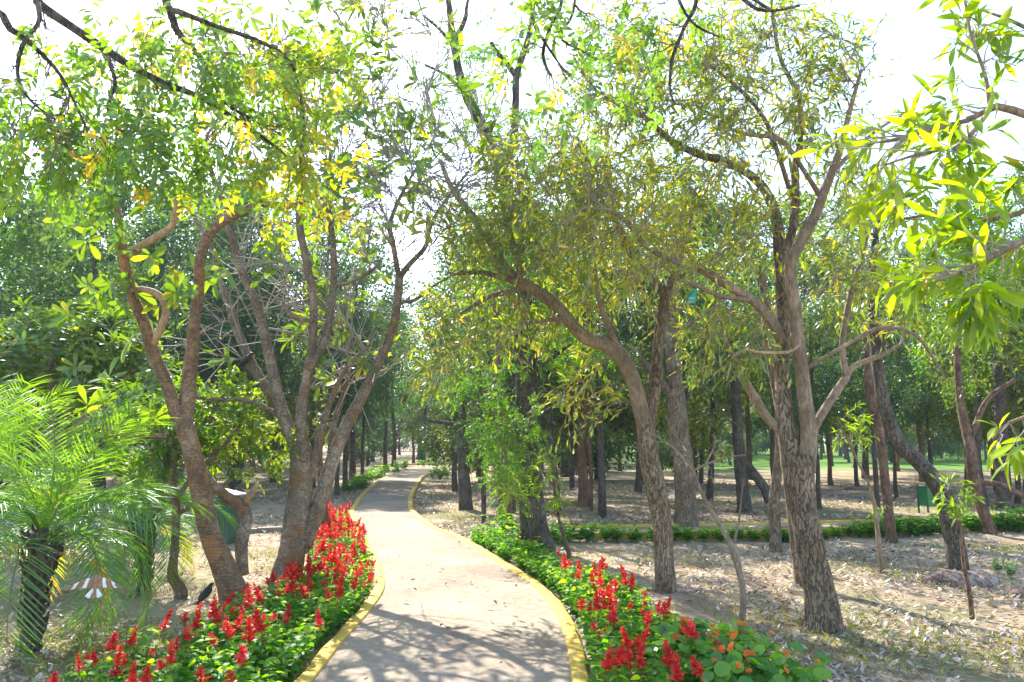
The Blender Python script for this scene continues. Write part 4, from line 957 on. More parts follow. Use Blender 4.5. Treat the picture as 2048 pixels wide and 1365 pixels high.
# ------------------------------------------------------------------ palms
def frond_mesh(seed, L, droop, mat=None, tint0=.45, n=30):
    g = np.random.default_rng(seed)
    u = np.linspace(0, 1, 14); el0 = .95
    th = el0 - droop * u ** 1.2; step = L / 13
    p = np.zeros((14, 3))
    for i in range(1, 14): p[i] = p[i - 1] + step * np.array([math.cos(th[i]), 0, math.sin(th[i])])
    p[:, 1] = .08 * L * u ** 2 * g.uniform(-1, 1)
    b = MB(); tubes(b, p, np.linspace(.012, .003, 14), 5, tint=[tint0 + .1])
    pos, dd, up, ln = [], [], [], []
    for j in range(n):
        f = .16 + .84 * j / (n - 1); i = min(int(f * 13), 12); w = f * 13 - i; c = p[i] * (1 - w) + p[i + 1] * w; t_ = nrm(p[i + 1] - p[i]); nn = np.array([-t_[2], 0, t_[0]])
        for sg in (-1, 1):
            v = t_ * (.55 + .6 * f) + np.array([0, sg, 0]) * .95 + nn * g.uniform(.0, .55) + np.array([0, 0, -.15])
            pos.append(c); dd.append(v); up.append(nn); ln.append(L * (.17 + .13 * math.sin(math.pi * min(1, f * .85))) * g.uniform(.85, 1.1))
    pos = np.array(pos); ln = np.array(ln)
    tpl = leaf_template([(.3, .5), (.7, .38)], .5, .25)
    add_leaves(b, tpl, pos, nrm(np.array(dd)), np.array(up), ln, .0145 * np.ones(len(pos)), np.clip(tint0 + g.normal(0, .1, len(pos)), 0, 1))
    return b.mesh("frond", M["palm"])
FR = [frond_mesh(1, 1.5, .75, tint0=.6), frond_mesh(2, 1.5, 1.75), frond_mesh(3, 1.5, 2.4, tint0=.4), frond_mesh(4, 1.15, 2.0, tint0=.86), frond_mesh(5, .95, 2.4, tint0=.97)]
def palm(base, h, lean, s, label, nf, rt=.09, seed=1):
    g = random.Random(seed)
    o = thing("date_palm", base, label, "palm", "small feathery date palms on the left")
    z = np.linspace(-.2, h, 26); p = np.stack([lean[0] * (z / h) ** 2, lean[1] * (z / h) ** 2, z], 1)
    r = rt * (1 + .12 * np.sin(z * 60)) * np.interp(z / h, [0, .5, .8, .93, 1], [1.0, .95, 1.7, 1.5, .3])
    b = MB(); tubes(b, p, r, 12, .08, True)
    # stubs of cut fronds round the trunk
    for j in range(int(70 * h)):
        a = j * 2.4; zz = h * (.15 + .85 * j / (70 * h)); c = np.array([lean[0] * (zz / h) ** 2, lean[1] * (zz / h) ** 2, zz]); d = np.array([math.cos(a), math.sin(a), 0])
        rr = np.interp(zz / h, [0, .55, .85, 1], [1.0, .95, 1.9, 1.5]) * rt
        tubes(b, np.array([c + d * rr * .8, c + d * (rr + .02) + np.array([0, 0, .02]), c + d * (rr + .035) + np.array([0, 0, .07])]), np.array([.022, .017, .006]), 4)
    link("trunk", b.mesh("trunk", BD), o, world=False)
    for i in range(nf):
        f = i / nf
        k = 0 if f < .26 else 1 if f < .6 else 2 if f < .9 else 3 if f < .965 else 4
        q = bpy.data.objects.new("frond", FR[k]); COL.objects.link(q); q.parent = o
        q.location = (lean[0], lean[1], h - .04 - .2 * f)
        q.rotation_euler = (g.uniform(-.25, .25), [-.4, -.12, .2, .4, .6][k] + g.uniform(-.12, .12), i * 2.4 + g.uniform(-.2, .2)); q.scale = (s * g.uniform(.85, 1.1),) * 3
    return o
palm(gbase(62, 1288), 1.02, (.05, 0), .92, "nearest date palm at the left edge with yellowing lower fronds", 30, .085, 1)
palm(gbase(288, 1166), .85, (-.1, .1), .85, "smaller date palm under the lime-green shrub, behind the flying bird", 26, .08, 2)
palm(gbase(-40, 1190), 1.3, (0, 0), .9, "date palm half cut off by the left edge, behind the nearest palm", 24, .08, 3)

# ------------------------------------------------------------------ flower beds
SPIKES = []
def spike_mesh(seed, L):
    g = np.random.default_rng(seed); b = MB()
    nW = int(L / .0105); pos, dd, ln, wd, ti = [], [], [], [], []
    for j in range(nW):
        f = j / nW; z = .01 + L * f
        for k in range(6):
            a = k * 1.047 + j * .6 + g.uniform(-.3, .3); s = (1 - .6 * f) * (.8 + .35 * math.sin(j * 2.1))
            e = g.uniform(.1, .7) + .5 * f
            pos.append([.004 * math.cos(a), .004 * math.sin(a), z]); dd.append([math.cos(a) * math.cos(e), math.sin(a) * math.cos(e), math.sin(e)])
            ln.append(.052 * s * g.uniform(.55, 1.25)); wd.append(.034 * s * g.uniform(.7, 1.2)); ti.append(g.uniform(0, 1))
    add_leaves(b, T_SMALL, np.array(pos), np.array(dd), np.tile([0, 0, 1.], (len(pos), 1)) + g.normal(0, .4, (len(pos), 3)), np.array(ln), np.array(wd), np.array(ti))
    q = np.array([[0, 0, -.06], [0, 0, L * .5], [0, 0, L]]); tubes(b, q, np.array([.0035, .003, .002]), 4, tint=[.1])
    return b.mesh("flower_spike", M["red"])
SPIKES = [spike_mesh(i, l) for i, l in enumerate((.1, .13, .15, .17, .08))]
SLEAF = leaf_meshes("leaf", T_OVATE, M["salvia"], (.2, .4, .55, .75, .95))
def salvia_kind(seed, h=.32, w=.19):
    g = np.random.default_rng(seed); stems, lp, ld, ll, lt, sp = [], [], [], [], [], []
    for k in range(7):
        a = k * .9 + g.uniform(-.3, .3); e = g.uniform(.35, 1.) * w if k else .02
        tip = np.array([math.cos(a) * e, math.sin(a) * e, h * g.uniform(.72, 1.05)])
        u = np.linspace(0, 1, 4)[:, None]; q = tip * u + np.array([math.cos(a), math.sin(a), 0]) * (.03 * np.sin(np.pi * u)); stems.append(q); sp.append(tip)
        for j in range(5):
            f = .28 + .72 * j / 4; c = q[0] * (1 - f) + tip * f
            for sg in (0, math.pi):
                th = a + j * 1.57 + sg + g.uniform(-.4, .4); el = g.uniform(-.25, .45)
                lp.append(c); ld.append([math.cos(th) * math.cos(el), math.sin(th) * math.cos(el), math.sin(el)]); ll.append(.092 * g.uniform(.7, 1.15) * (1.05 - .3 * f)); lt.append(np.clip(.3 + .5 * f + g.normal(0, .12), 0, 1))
    b = MB(); tubes(b, np.array(stems), np.broadcast_to(np.linspace(.004, .0025, 4), (7, 4)), 4)
    lp, ld, ll, lt = map(np.array, (lp, ld, ll, lt)); up = np.tile([0, 0, 1.], (len(lp), 1)) + g.normal(0, .35, (len(lp), 3))
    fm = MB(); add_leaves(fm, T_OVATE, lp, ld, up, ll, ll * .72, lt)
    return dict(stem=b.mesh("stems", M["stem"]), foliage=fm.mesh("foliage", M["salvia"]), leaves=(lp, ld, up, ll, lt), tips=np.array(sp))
SK = [salvia_kind(20 + i, .32 + .03 * (i % 3)) for i in range(7)]
def plant(x, y, s, kind, spikes, label, group, singles, z=None, name="salvia_plant"):
    k = SK[kind]; o = thing(name, (x, y, float(gz(x, y)) if z is None else z), label, "flower" if spikes else "plant", group, random.uniform(0, 6.28))
    o.scale = (s, s, s)
    c = bpy.data.objects.new("stems", k["stem"]); COL.objects.link(c); c.parent = o
    if singles:
        lp, ld, up, ll, lt = k["leaves"]; d, sd, n = frames(ld, up)
        for i in range(len(lp)):
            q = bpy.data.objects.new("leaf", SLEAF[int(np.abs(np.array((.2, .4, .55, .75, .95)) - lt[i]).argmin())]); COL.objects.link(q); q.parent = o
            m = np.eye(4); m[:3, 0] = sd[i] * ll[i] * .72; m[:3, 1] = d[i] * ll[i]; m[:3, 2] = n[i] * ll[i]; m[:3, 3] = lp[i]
            q.matrix_basis = Matrix(m.tolist())
    else:
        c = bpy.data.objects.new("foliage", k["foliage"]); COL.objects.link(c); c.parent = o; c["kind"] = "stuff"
    tips = list(k["tips"]); random.shuffle(tips)
    for tp in tips[:spikes]:
        q = bpy.data.objects.new("flower_spike", random.choice(SPIKES)); COL.objects.link(q); q.parent = o
        q.location = (tp[0], tp[1], tp[2] + random.uniform(-.01, .06)); q.rotation_euler = (random.gauss(0, .3), random.gauss(0, .3), random.uniform(0, 6.28)); q.scale = (random.uniform(.65, 1.3),) * 3
    return o
def bed(y0, y1, left, inner, outer, step, fn):
    y = y0
    while y < y1:
        a, b = inner(y), outer(y)
        x = a
        while (x >= b if left else x <= b):
            fn(x + random.uniform(-.05, .05), y + random.uniform(-.06, .06), abs(x - a) / max(.01, abs(b - a)))
            x += -step if left else step
        y += step * .95
def left_fn(x, y, f):
    n = random.choices((0, 1, 2, 3), (2, 4, 3, 2))[0] if y < 8.5 else random.choices((1, 2, 3, 4, 5), (1, 2, 3, 3, 1))[0]
    if y < 9 and f < .35: n = random.choices((0, 1, 2), (6, 3, 1))[0]
    if y > 9 and f < .2: n = random.choices((1, 2, 3), (2, 3, 2))[0]
    near = y < 7.6
    pos = "at the kerb" if f < .3 else "in mid bed" if f < .7 else "at the outer side"
    fl = "without a flower spike" if n == 0 else "with one red spike" if n == 1 else "with several red spikes"
    part = "nearest end of the left bed" if y < 6.5 else "left bed before the grey plumeria" if y < 9.5 else "left bed at the path bend" if y < 13 else "far end of the left bed"
    lb = f"salvia {fl} {pos}, {part}"
    plant(x, y, random.uniform(.82, 1.1) * (1 if y < 9 else .92), random.randrange(7), n, lb, lb, near)
bed(5.15, 17.3, True, lambda y: xl(y) - .27, lambda y: np.interp(y, [5, 5.6, 6.3, 7.5, 9, 11, 14, 17], [-3.05, -2.95, -2.75, -2.55, -2.5, -2.75, -3.55, -4.0]), .27, left_fn)
def right_fn(x, y, f):
    if y < 8.8: n = random.choices((0, 1, 2, 3), (4, 4, 3, 1))[0]
    elif y < 9.6: n = random.choices((0, 1, 2), (3, 2, 1))[0]
    else: n = 1 if random.random() < .1 else 0
    pos = "at the kerb" if f < .3 else "in mid bed" if f < .7 else "at the outer side"
    fl = "without a flower spike" if n == 0 else "with one red spike" if n == 1 else "with several red spikes"
    part = "nearest end of the right bed" if y < 6.5 else "right bed before the slim forked tree" if y < 9.2 else "green far part of the right bed"
    lb = f"salvia {fl} {pos}, {part}"
    plant(x, y, random.uniform(.85, 1.1) * (1 if y < 9 else .9), random.randrange(7), n, lb, lb, y < 7.4)
bed(5.1, 9.2, False, lambda y: xr(y) + .27, lambda y: np.interp(y, [5, 6, 7, 8, 9.2], [1.2, 1.25, 1.3, 1.45, 1.35]), .27, right_fn)
bed(9.2, 14.2, False, lambda y: xr(y) + .26, lambda y: xr(y) + np.interp(y, [9.2, 10.5, 12, 14], [.95, .75, .7, .6]), .27, right_fn)
# hedge row along the side path, taller at its right end and beside the tall tree
for i, (x, y) in enumerate(spline(SPN, 74)[1:]):
    if abs(x - 1.0) < .0: continue
    for j in range(2):
        s = np.interp(x, [0, 2, 6, 8, 12], [1.0, .9, .85, 1.3, 1.6]) * random.uniform(.75, 1.2)
        px = CX + F * x / y
        wh = next(t_ for lim, t_ in ((1290, "between the tall dark tree and the slim forked tree"), (1480, "around the thick straight trunk"), (1620, "behind the bare sapling"), (1790, "right of the thick leaning tree"), (1930, "before the litter bin"), (9e9, "at the far right end")) if px < lim)
        ln_ = "front line" if j else "back line"
        plant(x + random.uniform(-.12, .12), y - .25 - .25 * j + random.uniform(-.05, .05), s, random.randrange(7), 0, f"hedge plant, {ln_}, {wh}", f"hedge plants, {ln_}, {wh}", False, name="bedding_plant").scale = (s * 1.35, s * 1.2, s * .85)
for (px, py, s) in ((990, 1075, 1.3), (1020, 1078, 1.5), (1035, 1090, 1.2), (955, 1072, .9), (1010, 1062, 1.4), (1130, 1085, 1.1)):
    g = gbase(px, py); plant(g[0], g[1], s, random.randrange(7), 0, "taller leafy green plant at the left foot of the tall dark tree", "leafy plants by the tall dark tree", False, name="bedding_plant")
for i in range(60):     # far edging beyond the bend
    y = random.uniform(27, 55); left = random.random() < .6 or y < 36
    x = (xl(y) - random.uniform(.3, 1.0)) if left else (xr(y) + random.uniform(.3, 1.2))
    plant(x, y, random.uniform(1., 1.6), random.randrange(7), 0, "green edging plant beside the far bend of the path", "edging plants by the far bend", False, name="bedding_plant")

# nasturtiums at the end of the right bed
NL = leaf_meshes("leaf", T_ROUND, M["nast"], (.35, .55, .75, .95))
def petal_flower(seed):
    g = np.random.default_rng(seed); b = MB(); n = 5
    a = np.arange(n) / n * 6.283
    add_leaves(b, T_OVATE, np.zeros((n, 3)), np.stack([np.cos(a), np.sin(a), .55 + 0 * a], 1), np.tile([0, 0, 1.], (n, 1)), .032, .034, np.full(n, g.uniform(0, .9)))
    tubes(b, np.array([[0, 0, -.03], [0, 0, -.01], [0, 0, .006]]), np.array([.002, .005, .003]), 5, tint=[.6])
    return b.mesh("flower", M["orange"])
NFL = [petal_flower(i) for i in range(4)]
for i in range(22):
    for _ in range(40):
        y = random.uniform(5.35, 6.75); x = random.uniform(1.15, 2.05)
        if x < np.interp(y, [5.3, 6, 6.8], [2.05, 2.0, 1.7]): break
    z = float(gz(x, y)); side = "left of the bare sapling" if x < 1.62 else "right of the bare sapling"; row = "front" if y < 6 else "back"
    lb = f"round-leaved nasturtium with orange flowers, {row} of the clump, {side}"
    o = thing("nasturtium_plant", (x, y, z), lb, "flower", lb)
    sb = MB(); nl = 30
    for j in range(nl):
        a = j * 2.4; rr = .2 * math.sqrt((j + .5) / nl); h = random.uniform(.1, .34); tip = np.array([math.cos(a) * rr, math.sin(a) * rr, h])
        tubes(sb, np.array([[0, 0, 0], tip * .5 + np.array([0, 0, .03]), tip]), np.array([.003, .0025, .002]), 3)
        L = random.uniform(.06, .115); ax = Vector((random.gauss(0, .35) + math.cos(a) * .35, random.gauss(0, .35) + math.sin(a) * .35 - .2, 1)).normalized()
        q = bpy.data.objects.new("leaf", random.choice(NL)); COL.objects.link(q); q.parent = o
        q.matrix_basis = Matrix.Translation(Vector(tip)) @ ax.to_track_quat("Z", "Y").to_matrix().to_4x4() @ Matrix.Diagonal((L, L, L, 1)) @ Matrix.Translation((0, -.5, .05))
    for j in range(random.choice((1, 1, 2, 3))):
        a = random.uniform(0, 6.28); tip = np.array([math.cos(a) * .12, math.sin(a) * .12, random.uniform(.27, .4)])
        tubes(sb, np.array([[0, 0, 0], tip * .5, tip]), np.array([.003, .0025, .002]), 3)
        q = bpy.data.objects.new("flower", random.choice(NFL)); COL.objects.link(q); q.parent = o
        q.location = tip; q.rotation_euler = (random.uniform(.2, 1.1), 0, random.uniform(-1.2, 1.2)); q.scale = (.85,) * 3
    link("stems", sb.mesh("stems", M["stem"]), o, world=False)

# ------------------------------------------------------------------ saplings
def sapling(name, label, base, limbs, leaf_t, L, mat, bark, per=7, base_t=.5, d=None, ntw=2.2, ratio=.24, twl=(.05, .16)):
    D = d or gd(base[1]); g = G(*base) if d is None else P(base[0], base[1], d)
    t = Tree(name, (g[0], g[1], float(gz(g[0], g[1]))), label, "sapling"); t.rk = .75 if name == "bare_sapling" else 1.0
    for i, l in enumerate(limbs): t.limb(l, D, bark, D + (0 if i == 0 else RNG.uniform(-.2, .2)), name="stem" if i == 0 else "branch", z0=-.2 if i == 0 else None, wob=.05)
    if leaf_t:
        t.grow(ell([(x, y, a, b, D, .2, n) for (x, y, a, b, n) in leaf_t]), up=.1, r0=.0025, rl=.004, bark=M["twig"], rmax=.006, K=5)
        lance_leaves(t, t.twigs(ntw, *twl, M["twig"], r=.0018), per, L, ratio, mat, base=base_t, var=.15, singles=120, droop=.2, yellow=.03)
    return t
sapling("bare_sapling", "bare crooked sapling rising out of the nasturtiums with dry twigs at its top", (1482, 1278),
        [[(1482, 1278, 10), (1486, 1200, 9), (1480, 1150, 9), (1466, 1105, 9), (1450, 1068, 7), (1422, 1022, 6), (1398, 975, 5), (1386, 942, 4), (1342, 892, 3), (1290, 862, 2)], [(1386, 942, 3), (1410, 930, 3), (1450, 916, 2), (1492, 910, 1.5)],
         [(1464, 1100, 4), (1478, 1040, 3), (1482, 1000, 2), (1488, 955, 1.5)], [(1388, 940, 2), (1375, 905, 2), (1350, 870, 1.5), (1330, 830, 1)], [(1410, 930, 2), (1425, 900, 1.5), (1432, 880, 1)]],
        [(1430, 925, 35, 30, 8), (1375, 935, 25, 30, 4)], .06, M["litter"], M["bark_smooth"], per=2, base_t=.7, ntw=1.2)
sapling("leafy_sapling", "thin leaning sapling with narrow bright leaves in front of the tall dark tree", (1139, 1114),
        [[(1139, 1114, 5), (1128, 1075, 4), (1118, 1040, 3), (1114, 990, 2.5), (1108, 940, 2), (1098, 910, 1.5)], [(1114, 985, 2), (1090, 950, 2), (1078, 930, 1)], [(1116, 1030, 2), (1060, 1010, 1.5), (1020, 990, 1)]],
        [(1085, 950, 35, 35, 9), (1030, 985, 25, 35, 7), (1110, 1000, 20, 30, 3)], .16, M["bright"], M["bark_red"], per=5, twl=(.08, .2))
sapling("leafy_sapling", "thin bent leafy-topped sapling in the litter right of the thick leaning tree", (1763, 1130),
        [[(1763, 1130, 5), (1756, 1070, 4.5), (1750, 1015, 4), (1738, 970, 3), (1716, 925, 2), (1700, 880, 1.5)], [(1716, 925, 2), (1690, 870, 1.5), (1675, 840, 1)]],
        [(1695, 860, 45, 40, 14), (1750, 1050, 12, 30, 2)], .115, M["bright"], M["bark_smooth"], per=5, base_t=.4, twl=(.08, .22))
sapling("leafy_sapling", "short dark sapling in front of the curved dark tree with a spray of narrow leaves", (1942, 1210),
        [[(1942, 1210, 5), (1936, 1170, 4.5), (1928, 1130, 4), (1924, 1085, 3.5), (1918, 1050, 3), (1908, 1000, 2)], [(1918, 1045, 2), (1900, 990, 1.5), (1880, 965, 1)]],
        [(1910, 985, 40, 35, 10), (1900, 1020, 30, 20, 5)], .13, M["bright"], M["bark_red"], per=4, base_t=.25, twl=(.06, .15))

# ------------------------------------------------------------------ bins, bag, edging, rocks
def rotz(a): return np.array([[math.cos(a), -math.sin(a), 0], [math.sin(a), math.cos(a), 0], [0, 0, 1]])
g = gbase(1858, 1018); o = thing("litter_bin", g, "green metal litter bin on two short posts beyond the hedge, right side", "bin", rz=.35)
b = MB(); b.box((0, 0, .42), (.36, .3, .44), taper=.86); link("body", b.mesh("body", M["bin"], False), o, False)
b = MB()
for (cx_, cy_, sx_, sy_) in ((0, .155, .39, .02), (0, -.155, .39, .02), (.185, 0, .02, .29), (-.185, 0, .02, .29)): b.box((cx_, cy_, .655), (sx_, sy_, .03))
link("rim", b.mesh("rim", M["bin_dark"], False), o, False)
for s in (-1, 1):
    b = MB(); b.box((s * .15, .17, .33), (.035, .035, .78)); link("leg", b.mesh("leg", M["bin_dark"], False), o, False)
b = MB(); b.box((.07, -.158, .47), (.07, .004, .04), np.array([[1, 0, 0], [0, .99, .13], [0, -.13, .99]])); link("sticker", b.mesh("sticker", M["pale"], False), o, False)
g = gbase(452, 1075); o = thing("tall_bin", g, "tall dark green box bin with a pale hooded lid, behind the leaning plumeria", "bin", rz=-.3)
b = MB(); b.box((0, 0, .42), (.3, .28, .76), taper=.96); link("body", b.mesh("body", M["bin_dark"], False), o, False)
b = MB(); b.box((0, 0, .02), (.34, .32, .08)); link("plinth", b.mesh("plinth", M["bin_dark"], False), o, False)
b = MB(); ang = .18; R_ = np.array([[math.cos(ang), 0, math.sin(ang)], [0, 1, 0], [-math.sin(ang), 0, math.cos(ang)]])
b.box((.03, 0, .87), (.46, .36, .025), R_); link("lid", b.mesh("lid", M["pale"], False), o, False)
b = MB(); b.box((0, -.146, .66), (.2, .006, .12)); link("opening_shade", b.mesh("opening_shade", M["featherblack"], False), o, False)  # solid black plate: shade inside the mouth put in as colour, no hole cut
for (px, py, lb) in ((843, 922, "small far green box bin left of the path end"), (901, 924, "small far green box bin right of the path end")):
    g = gbase(px, py); o = thing("far_bin", g, lb, "bin")
    b = MB(); b.box((0, 0, .6), (.5, .42, 1.0), taper=.9); link("body", b.mesh("body", M["bin_dark"], False), o, False)
    b = MB(); b.box((0, 0, 1.14), (.58, .5, .07)); link("lid", b.mesh("lid", M["bin"], False), o, False)
    b = MB(); b.box((0, 0, .05), (.12, .12, .2)); link("post", b.mesh("post", M["bin_dark"], False), o, False)
g = P(1386, 592, D4 - .25); b = MB(); n = 14
uu, vv = np.meshgrid(np.linspace(0, 1, 9), np.linspace(0, 1, 10), indexing="ij")
rr = np.interp(vv, [0, .15, .6, 1], [.008, .02, .055, .05]); aa = uu * 6.283
bx = rr * np.cos(aa) * (1 + .25 * np.sin(5 * aa + 9 * vv)); by = .6 * rr * np.sin(aa) * (1 + .3 * np.sin(4 * aa + 5 * vv)); bz = .07 - .15 * vv + .012 * np.sin(6 * aa)
i = (np.arange(8)[:, None] * 10 + np.arange(9)[None]).ravel()
b.add(np.stack([bx, by, bz], -1).reshape(-1, 3), np.stack([i, i + 1, i + 11, i + 10], 1), .5)
o = link("plastic_bag", b.mesh("plastic_bag", M["bag"])); o.location = g; o.rotation_euler = (.2, .35, .5)
setp(o, "scrap of teal green plastic bag caught on a bough of the thick leaning tree", "bag")
a, c = np.array(gbase(415, 1066)), np.array(gbase(655, 1055)); mid = (a + c) / 2; ln = np.linalg.norm(c[:2] - a[:2]); an = math.atan2(c[1] - a[1], c[0] - a[0])
o = thing("stone_edging", (mid[0], mid[1], float(gz(mid[0], mid[1]))), "low weathered concrete edging strip across the ground behind the plumeria stump", "edging", rz=an)
k = 5
for j in range(k):
    b = MB(); b.box((0, 0, .02), (ln / k - .012, .14, .14)); q = link("block", b.mesh("block", M["concrete"], False), o, False); q.location = (-ln / 2 + ln / k * (j + .5), random.uniform(-.008, .008), random.uniform(-.01, .01)); q.rotation_euler = (0, 0, random.uniform(-.02, .02))

def rock(px, py, w, h, dp, label, seed, rz=0):
    g = gbase(px, py); rs = np.random.default_rng(seed); b = MB(); n, m = 26, 14
    th = np.arange(n) / n * 6.283; ph = np.linspace(0, 1, m)
    A, B = np.meshgrid(th, ph, indexing="ij"); cr = np.cos(B * 1.45); sr = np.sin(B * 1.45)
    v = np.stack([np.cos(A) * cr, np.sin(A) * cr, sr], -1)
    f = np.ones(A.shape)
    for _ in range(14):
        kk = rs.normal(0, 2.6, 3); f += .055 * np.sin(v @ kk + rs.uniform(0, 6))
    f += .09 * np.abs(np.sin(v @ rs.normal(0, 3, 3))) 
    v = v * f[..., None] * np.array([w / 2, dp / 2, h]); v[..., 2] -= .05
    v[:, -1] = v[:, -1].mean(0)
    i = (np.arange(n)[:, None] * m + np.arange(m - 1)[None]).ravel(); j = ((np.arange(n)[:, None] + 1) % n * m + np.arange(m - 1)[None]).ravel()
    b.add(v.reshape(-1, 3), np.stack([i, j, j + 1, i + 1], 1))
    o = link("rock", b.mesh("rock", M["rock"])); o.location = g; o.rotation_euler = (0, 0, rz); setp(o, label, "rock")
rock(1915, 1150, .85, .16, .5, "flat pinkish rock at the foot of the curved dark tree", 1)
rock(1985, 1165, .45, .09, .4, "half-buried low rock just right of the flat pinkish rock", 2)
rock(2040, 1172, .3, .14, .4, "rounded brown rock cut by the right edge of the picture", 3)
rock(1695, 990, 1.1, .18, .7, "pale low boulder in the clearing beyond the hedge", 4)
rock(1715, 975, .9, .13, .5, "dark flat boulder behind the pale one in the clearing", 5)
rock(1752, 955, 1.3, .25, .6, "purplish boulder farthest back in the right clearing", 6)
# seedling by the rocks
for (px, py) in ((1995, 1138), (2020, 1145)):
    g = gbase(px, py); plant(g[0], g[1], .55, 2, 0, "small bright seedling growing beside the half-buried rock", "seedlings beside the rocks", False, name="bedding_plant")

# ------------------------------------------------------------------ birds
def bird_body(name, label, loc, spine, mat, parts, rz=0, rx=0):
    o = thing(name, loc, label, "bird", rz=rz)
    q = spline(np.array(spine, float), 26); b = MB(); tubes(b, q[:, :3], np.maximum(q[:, 3], .002), 12, 0, True)
    link("body", b.mesh("body", mat), o, False)
    for nm, mb, mt, sm in parts: link(nm, mb.mesh(nm, mt, sm), o, False)
    o.rotation_euler = (rx, 0, rz); return o
def leg(x, y, top, ln):
    b = MB(); tubes(b, np.array([[x, y, top], [x + .008, y, top - ln * .5], [x, y, top - ln]]), np.array([.003, .0022, .002]), 5)
    for a in (-.5, 0, .5, math.pi): tubes(b, np.array([[x, y, top - ln], [x + .012 * math.cos(a), y + .012 * math.sin(a), top - ln + .002], [x + .026 * math.cos(a), y + .026 * math.sin(a), top - ln]]), np.array([.002, .002, .001]), 4)
    return b
def standing_bird(name, label, loc, rz, mat, s=1.0):
    parts = []
    for sg in (-1, 1):
        parts.append(("leg", leg(.0, sg * .018, -.04, .05), M["beak"], True))
        w = MB(); tubes(w, np.array([[.035, sg * .036, .04], [-.01, sg * .043, .015], [-.06, sg * .032, -.03], [-.1, sg * .015, -.065]]), np.array([.012, .026, .02, .004]), 7); parts.append(("wing", w, mat, True))
        e = MB(); tubes(e, np.array([[.07, sg * .016, .093], [.07, sg * .0195, .093], [.07, sg * .021, .093]]), np.array([.005, .004, .001]), 6, 0, True); parts.append(("eye", e, M["beak"], True))
    bk = MB(); tubes(bk, np.array([[.082, 0, .088], [.098, 0, .084], [.112, 0, .078]]), np.array([.008, .005, .001]), 6); parts.append(("beak", bk, M["beak"], True))
    tl = MB()
    for k in range(5): a = (k - 2) * .07; tl.box((-.125, (k - 2) * .008, -.088), (.1, .012, .004), np.array([[.8, 0, .6], [0, 1, 0], [-.6, 0, .8]]).T @ rotz(a) if 0 else np.array([[.8, 0, -.6], [0, 1, 0], [.6, 0, .8]]))
    parts.append(("tail", tl, mat, False))
    o = bird_body(name, label, loc, [(.088, 0, .086, .006), (.08, 0, .092, .016), (.062, 0, .092, .021), (.045, 0, .075, .023), (.03, 0, .05, .034), (0, 0, .015, .044), (-.035, 0, -.02, .038), (-.07, 0, -.055, .02), (-.09, 0, -.07, .01)], mat, parts, rz)
    o.scale = (s, s, s); return o
g = P(497, 733, D2 + .35); standing_bird("perched_bird", "dark brown myna perched on a grey bough of the many-stemmed plumeria", (g[0], g[1] - .1, g[2] + .06), .55, M["featherdark"], 1.05)
g = gbase(414, 1182); standing_bird("ground_bird", "black bird on the ground left of the leaning plumeria's foot", (g[0], g[1], g[2] + .092), 1.1, M["featherblack"], 1.0)
# flying bird with banded spread wings
g = P(192, 1166, 6.0); parts = []
def wing(sg):
    """inner brown arm, white band, brown hand, white tip: each a row of feathers"""
    out = []
    for nm, x0, x1, mt in (("inner_feathers", .015, .07, "featherbrown"), ("white_bar", .07, .105, "white"), ("middle_feathers", .105, .165, "featherbrown"), ("white_bar", .165, .2, "white"), ("tip_feathers", .2, .255, "featherbrown")):
        b = MB(); n = 4
        for k in range(n):
            x = x0 + (x1 - x0) * (k + .5) / n; ch = .125 * (1 - .45 * (x / .255) ** 2); sw = .1 + 1.1 * (x / .255) ** 2
            lead = np.array([x * sg, .06 - .5 * x * x / .255, .015 + .16 * x * (1 - x)]); d = np.array([math.sin(sw) * sg, -math.cos(sw), -.12])
            w = (x1 - x0) / n * .85; q = np.array([lead, lead + d * ch * .45 + np.array([0, 0, .008]), lead + d * ch * .85, lead + d * ch])
            side = np.array([math.cos(sw), math.sin(sw) * sg, 0]); wd = np.array([.8, 1.0, .85, .25])[:, None] * w
            up_, dn = q + np.array([0, 0, .0015 + .0008 * (k % 2)]), q - np.array([0, 0, .0015])
            v = np.concatenate([up_ - side * wd, up_ + side * wd, dn - side * wd, dn + side * wd])
            f = [[i, i + 1, i + 5, i + 4] for i in range(3)] + [[i + 8, i + 12, i + 13, i + 9] for i in range(3)] + [[i, i + 8, i + 9, i + 1] for i in range(3)] + [[i + 4, i + 5, i + 13, i + 12] for i in range(3)] + [[3, 11, 15, 7], [0, 4, 12, 8]]
            b.add(v, np.array(f))
        out.append((nm, b, M[mt], False))
    return out
parts += wing(1) + wing(-1)
tl = MB()
for k in (-3, -2, 2, 3): a = k * .2; tl.box((math.sin(a) * .09, -.1 * math.cos(a) - .03, -.02 + .002 * abs(k)), (.03, .11, .004), rotz(a))
tm = MB()
for k in (-1, 0, 1): a = k * .2; tm.box((math.sin(a) * .08, -.1 * math.cos(a) - .03, -.018 + .002 * abs(k)), (.026, .1, .004), rotz(a))
parts.append(("middle_tail", tm, M["featherbrown"], False))
parts.append(("tail", tl, M["white"], False))
bk = MB(); tubes(bk, np.array([[0, .1, .01], [0, .125, .006], [0, .15, -.004]]), np.array([.007, .004, .001]), 6); parts.append(("beak", bk, M["featherdark"], True))
cr = MB(); tubes(cr, np.array([[0, .085, .022], [0, .06, .036], [0, .04, .04]]), np.array([.008, .007, .002]), 5); parts.append(("crest", cr, M["featherbrown"], True))
o = bird_body("flying_bird", "brown bird in flight with white-barred spread wings in front of the palms", tuple(g), [(0, .1, .01, .006), (0, .09, .012, .018), (0, .07, .014, .021), (0, .045, .008, .024), (0, .01, 0, .034), (0, -.04, -.008, .028), (0, -.08, -.014, .014)], M["featherbrown"], parts, rz=.2, rx=1.05)
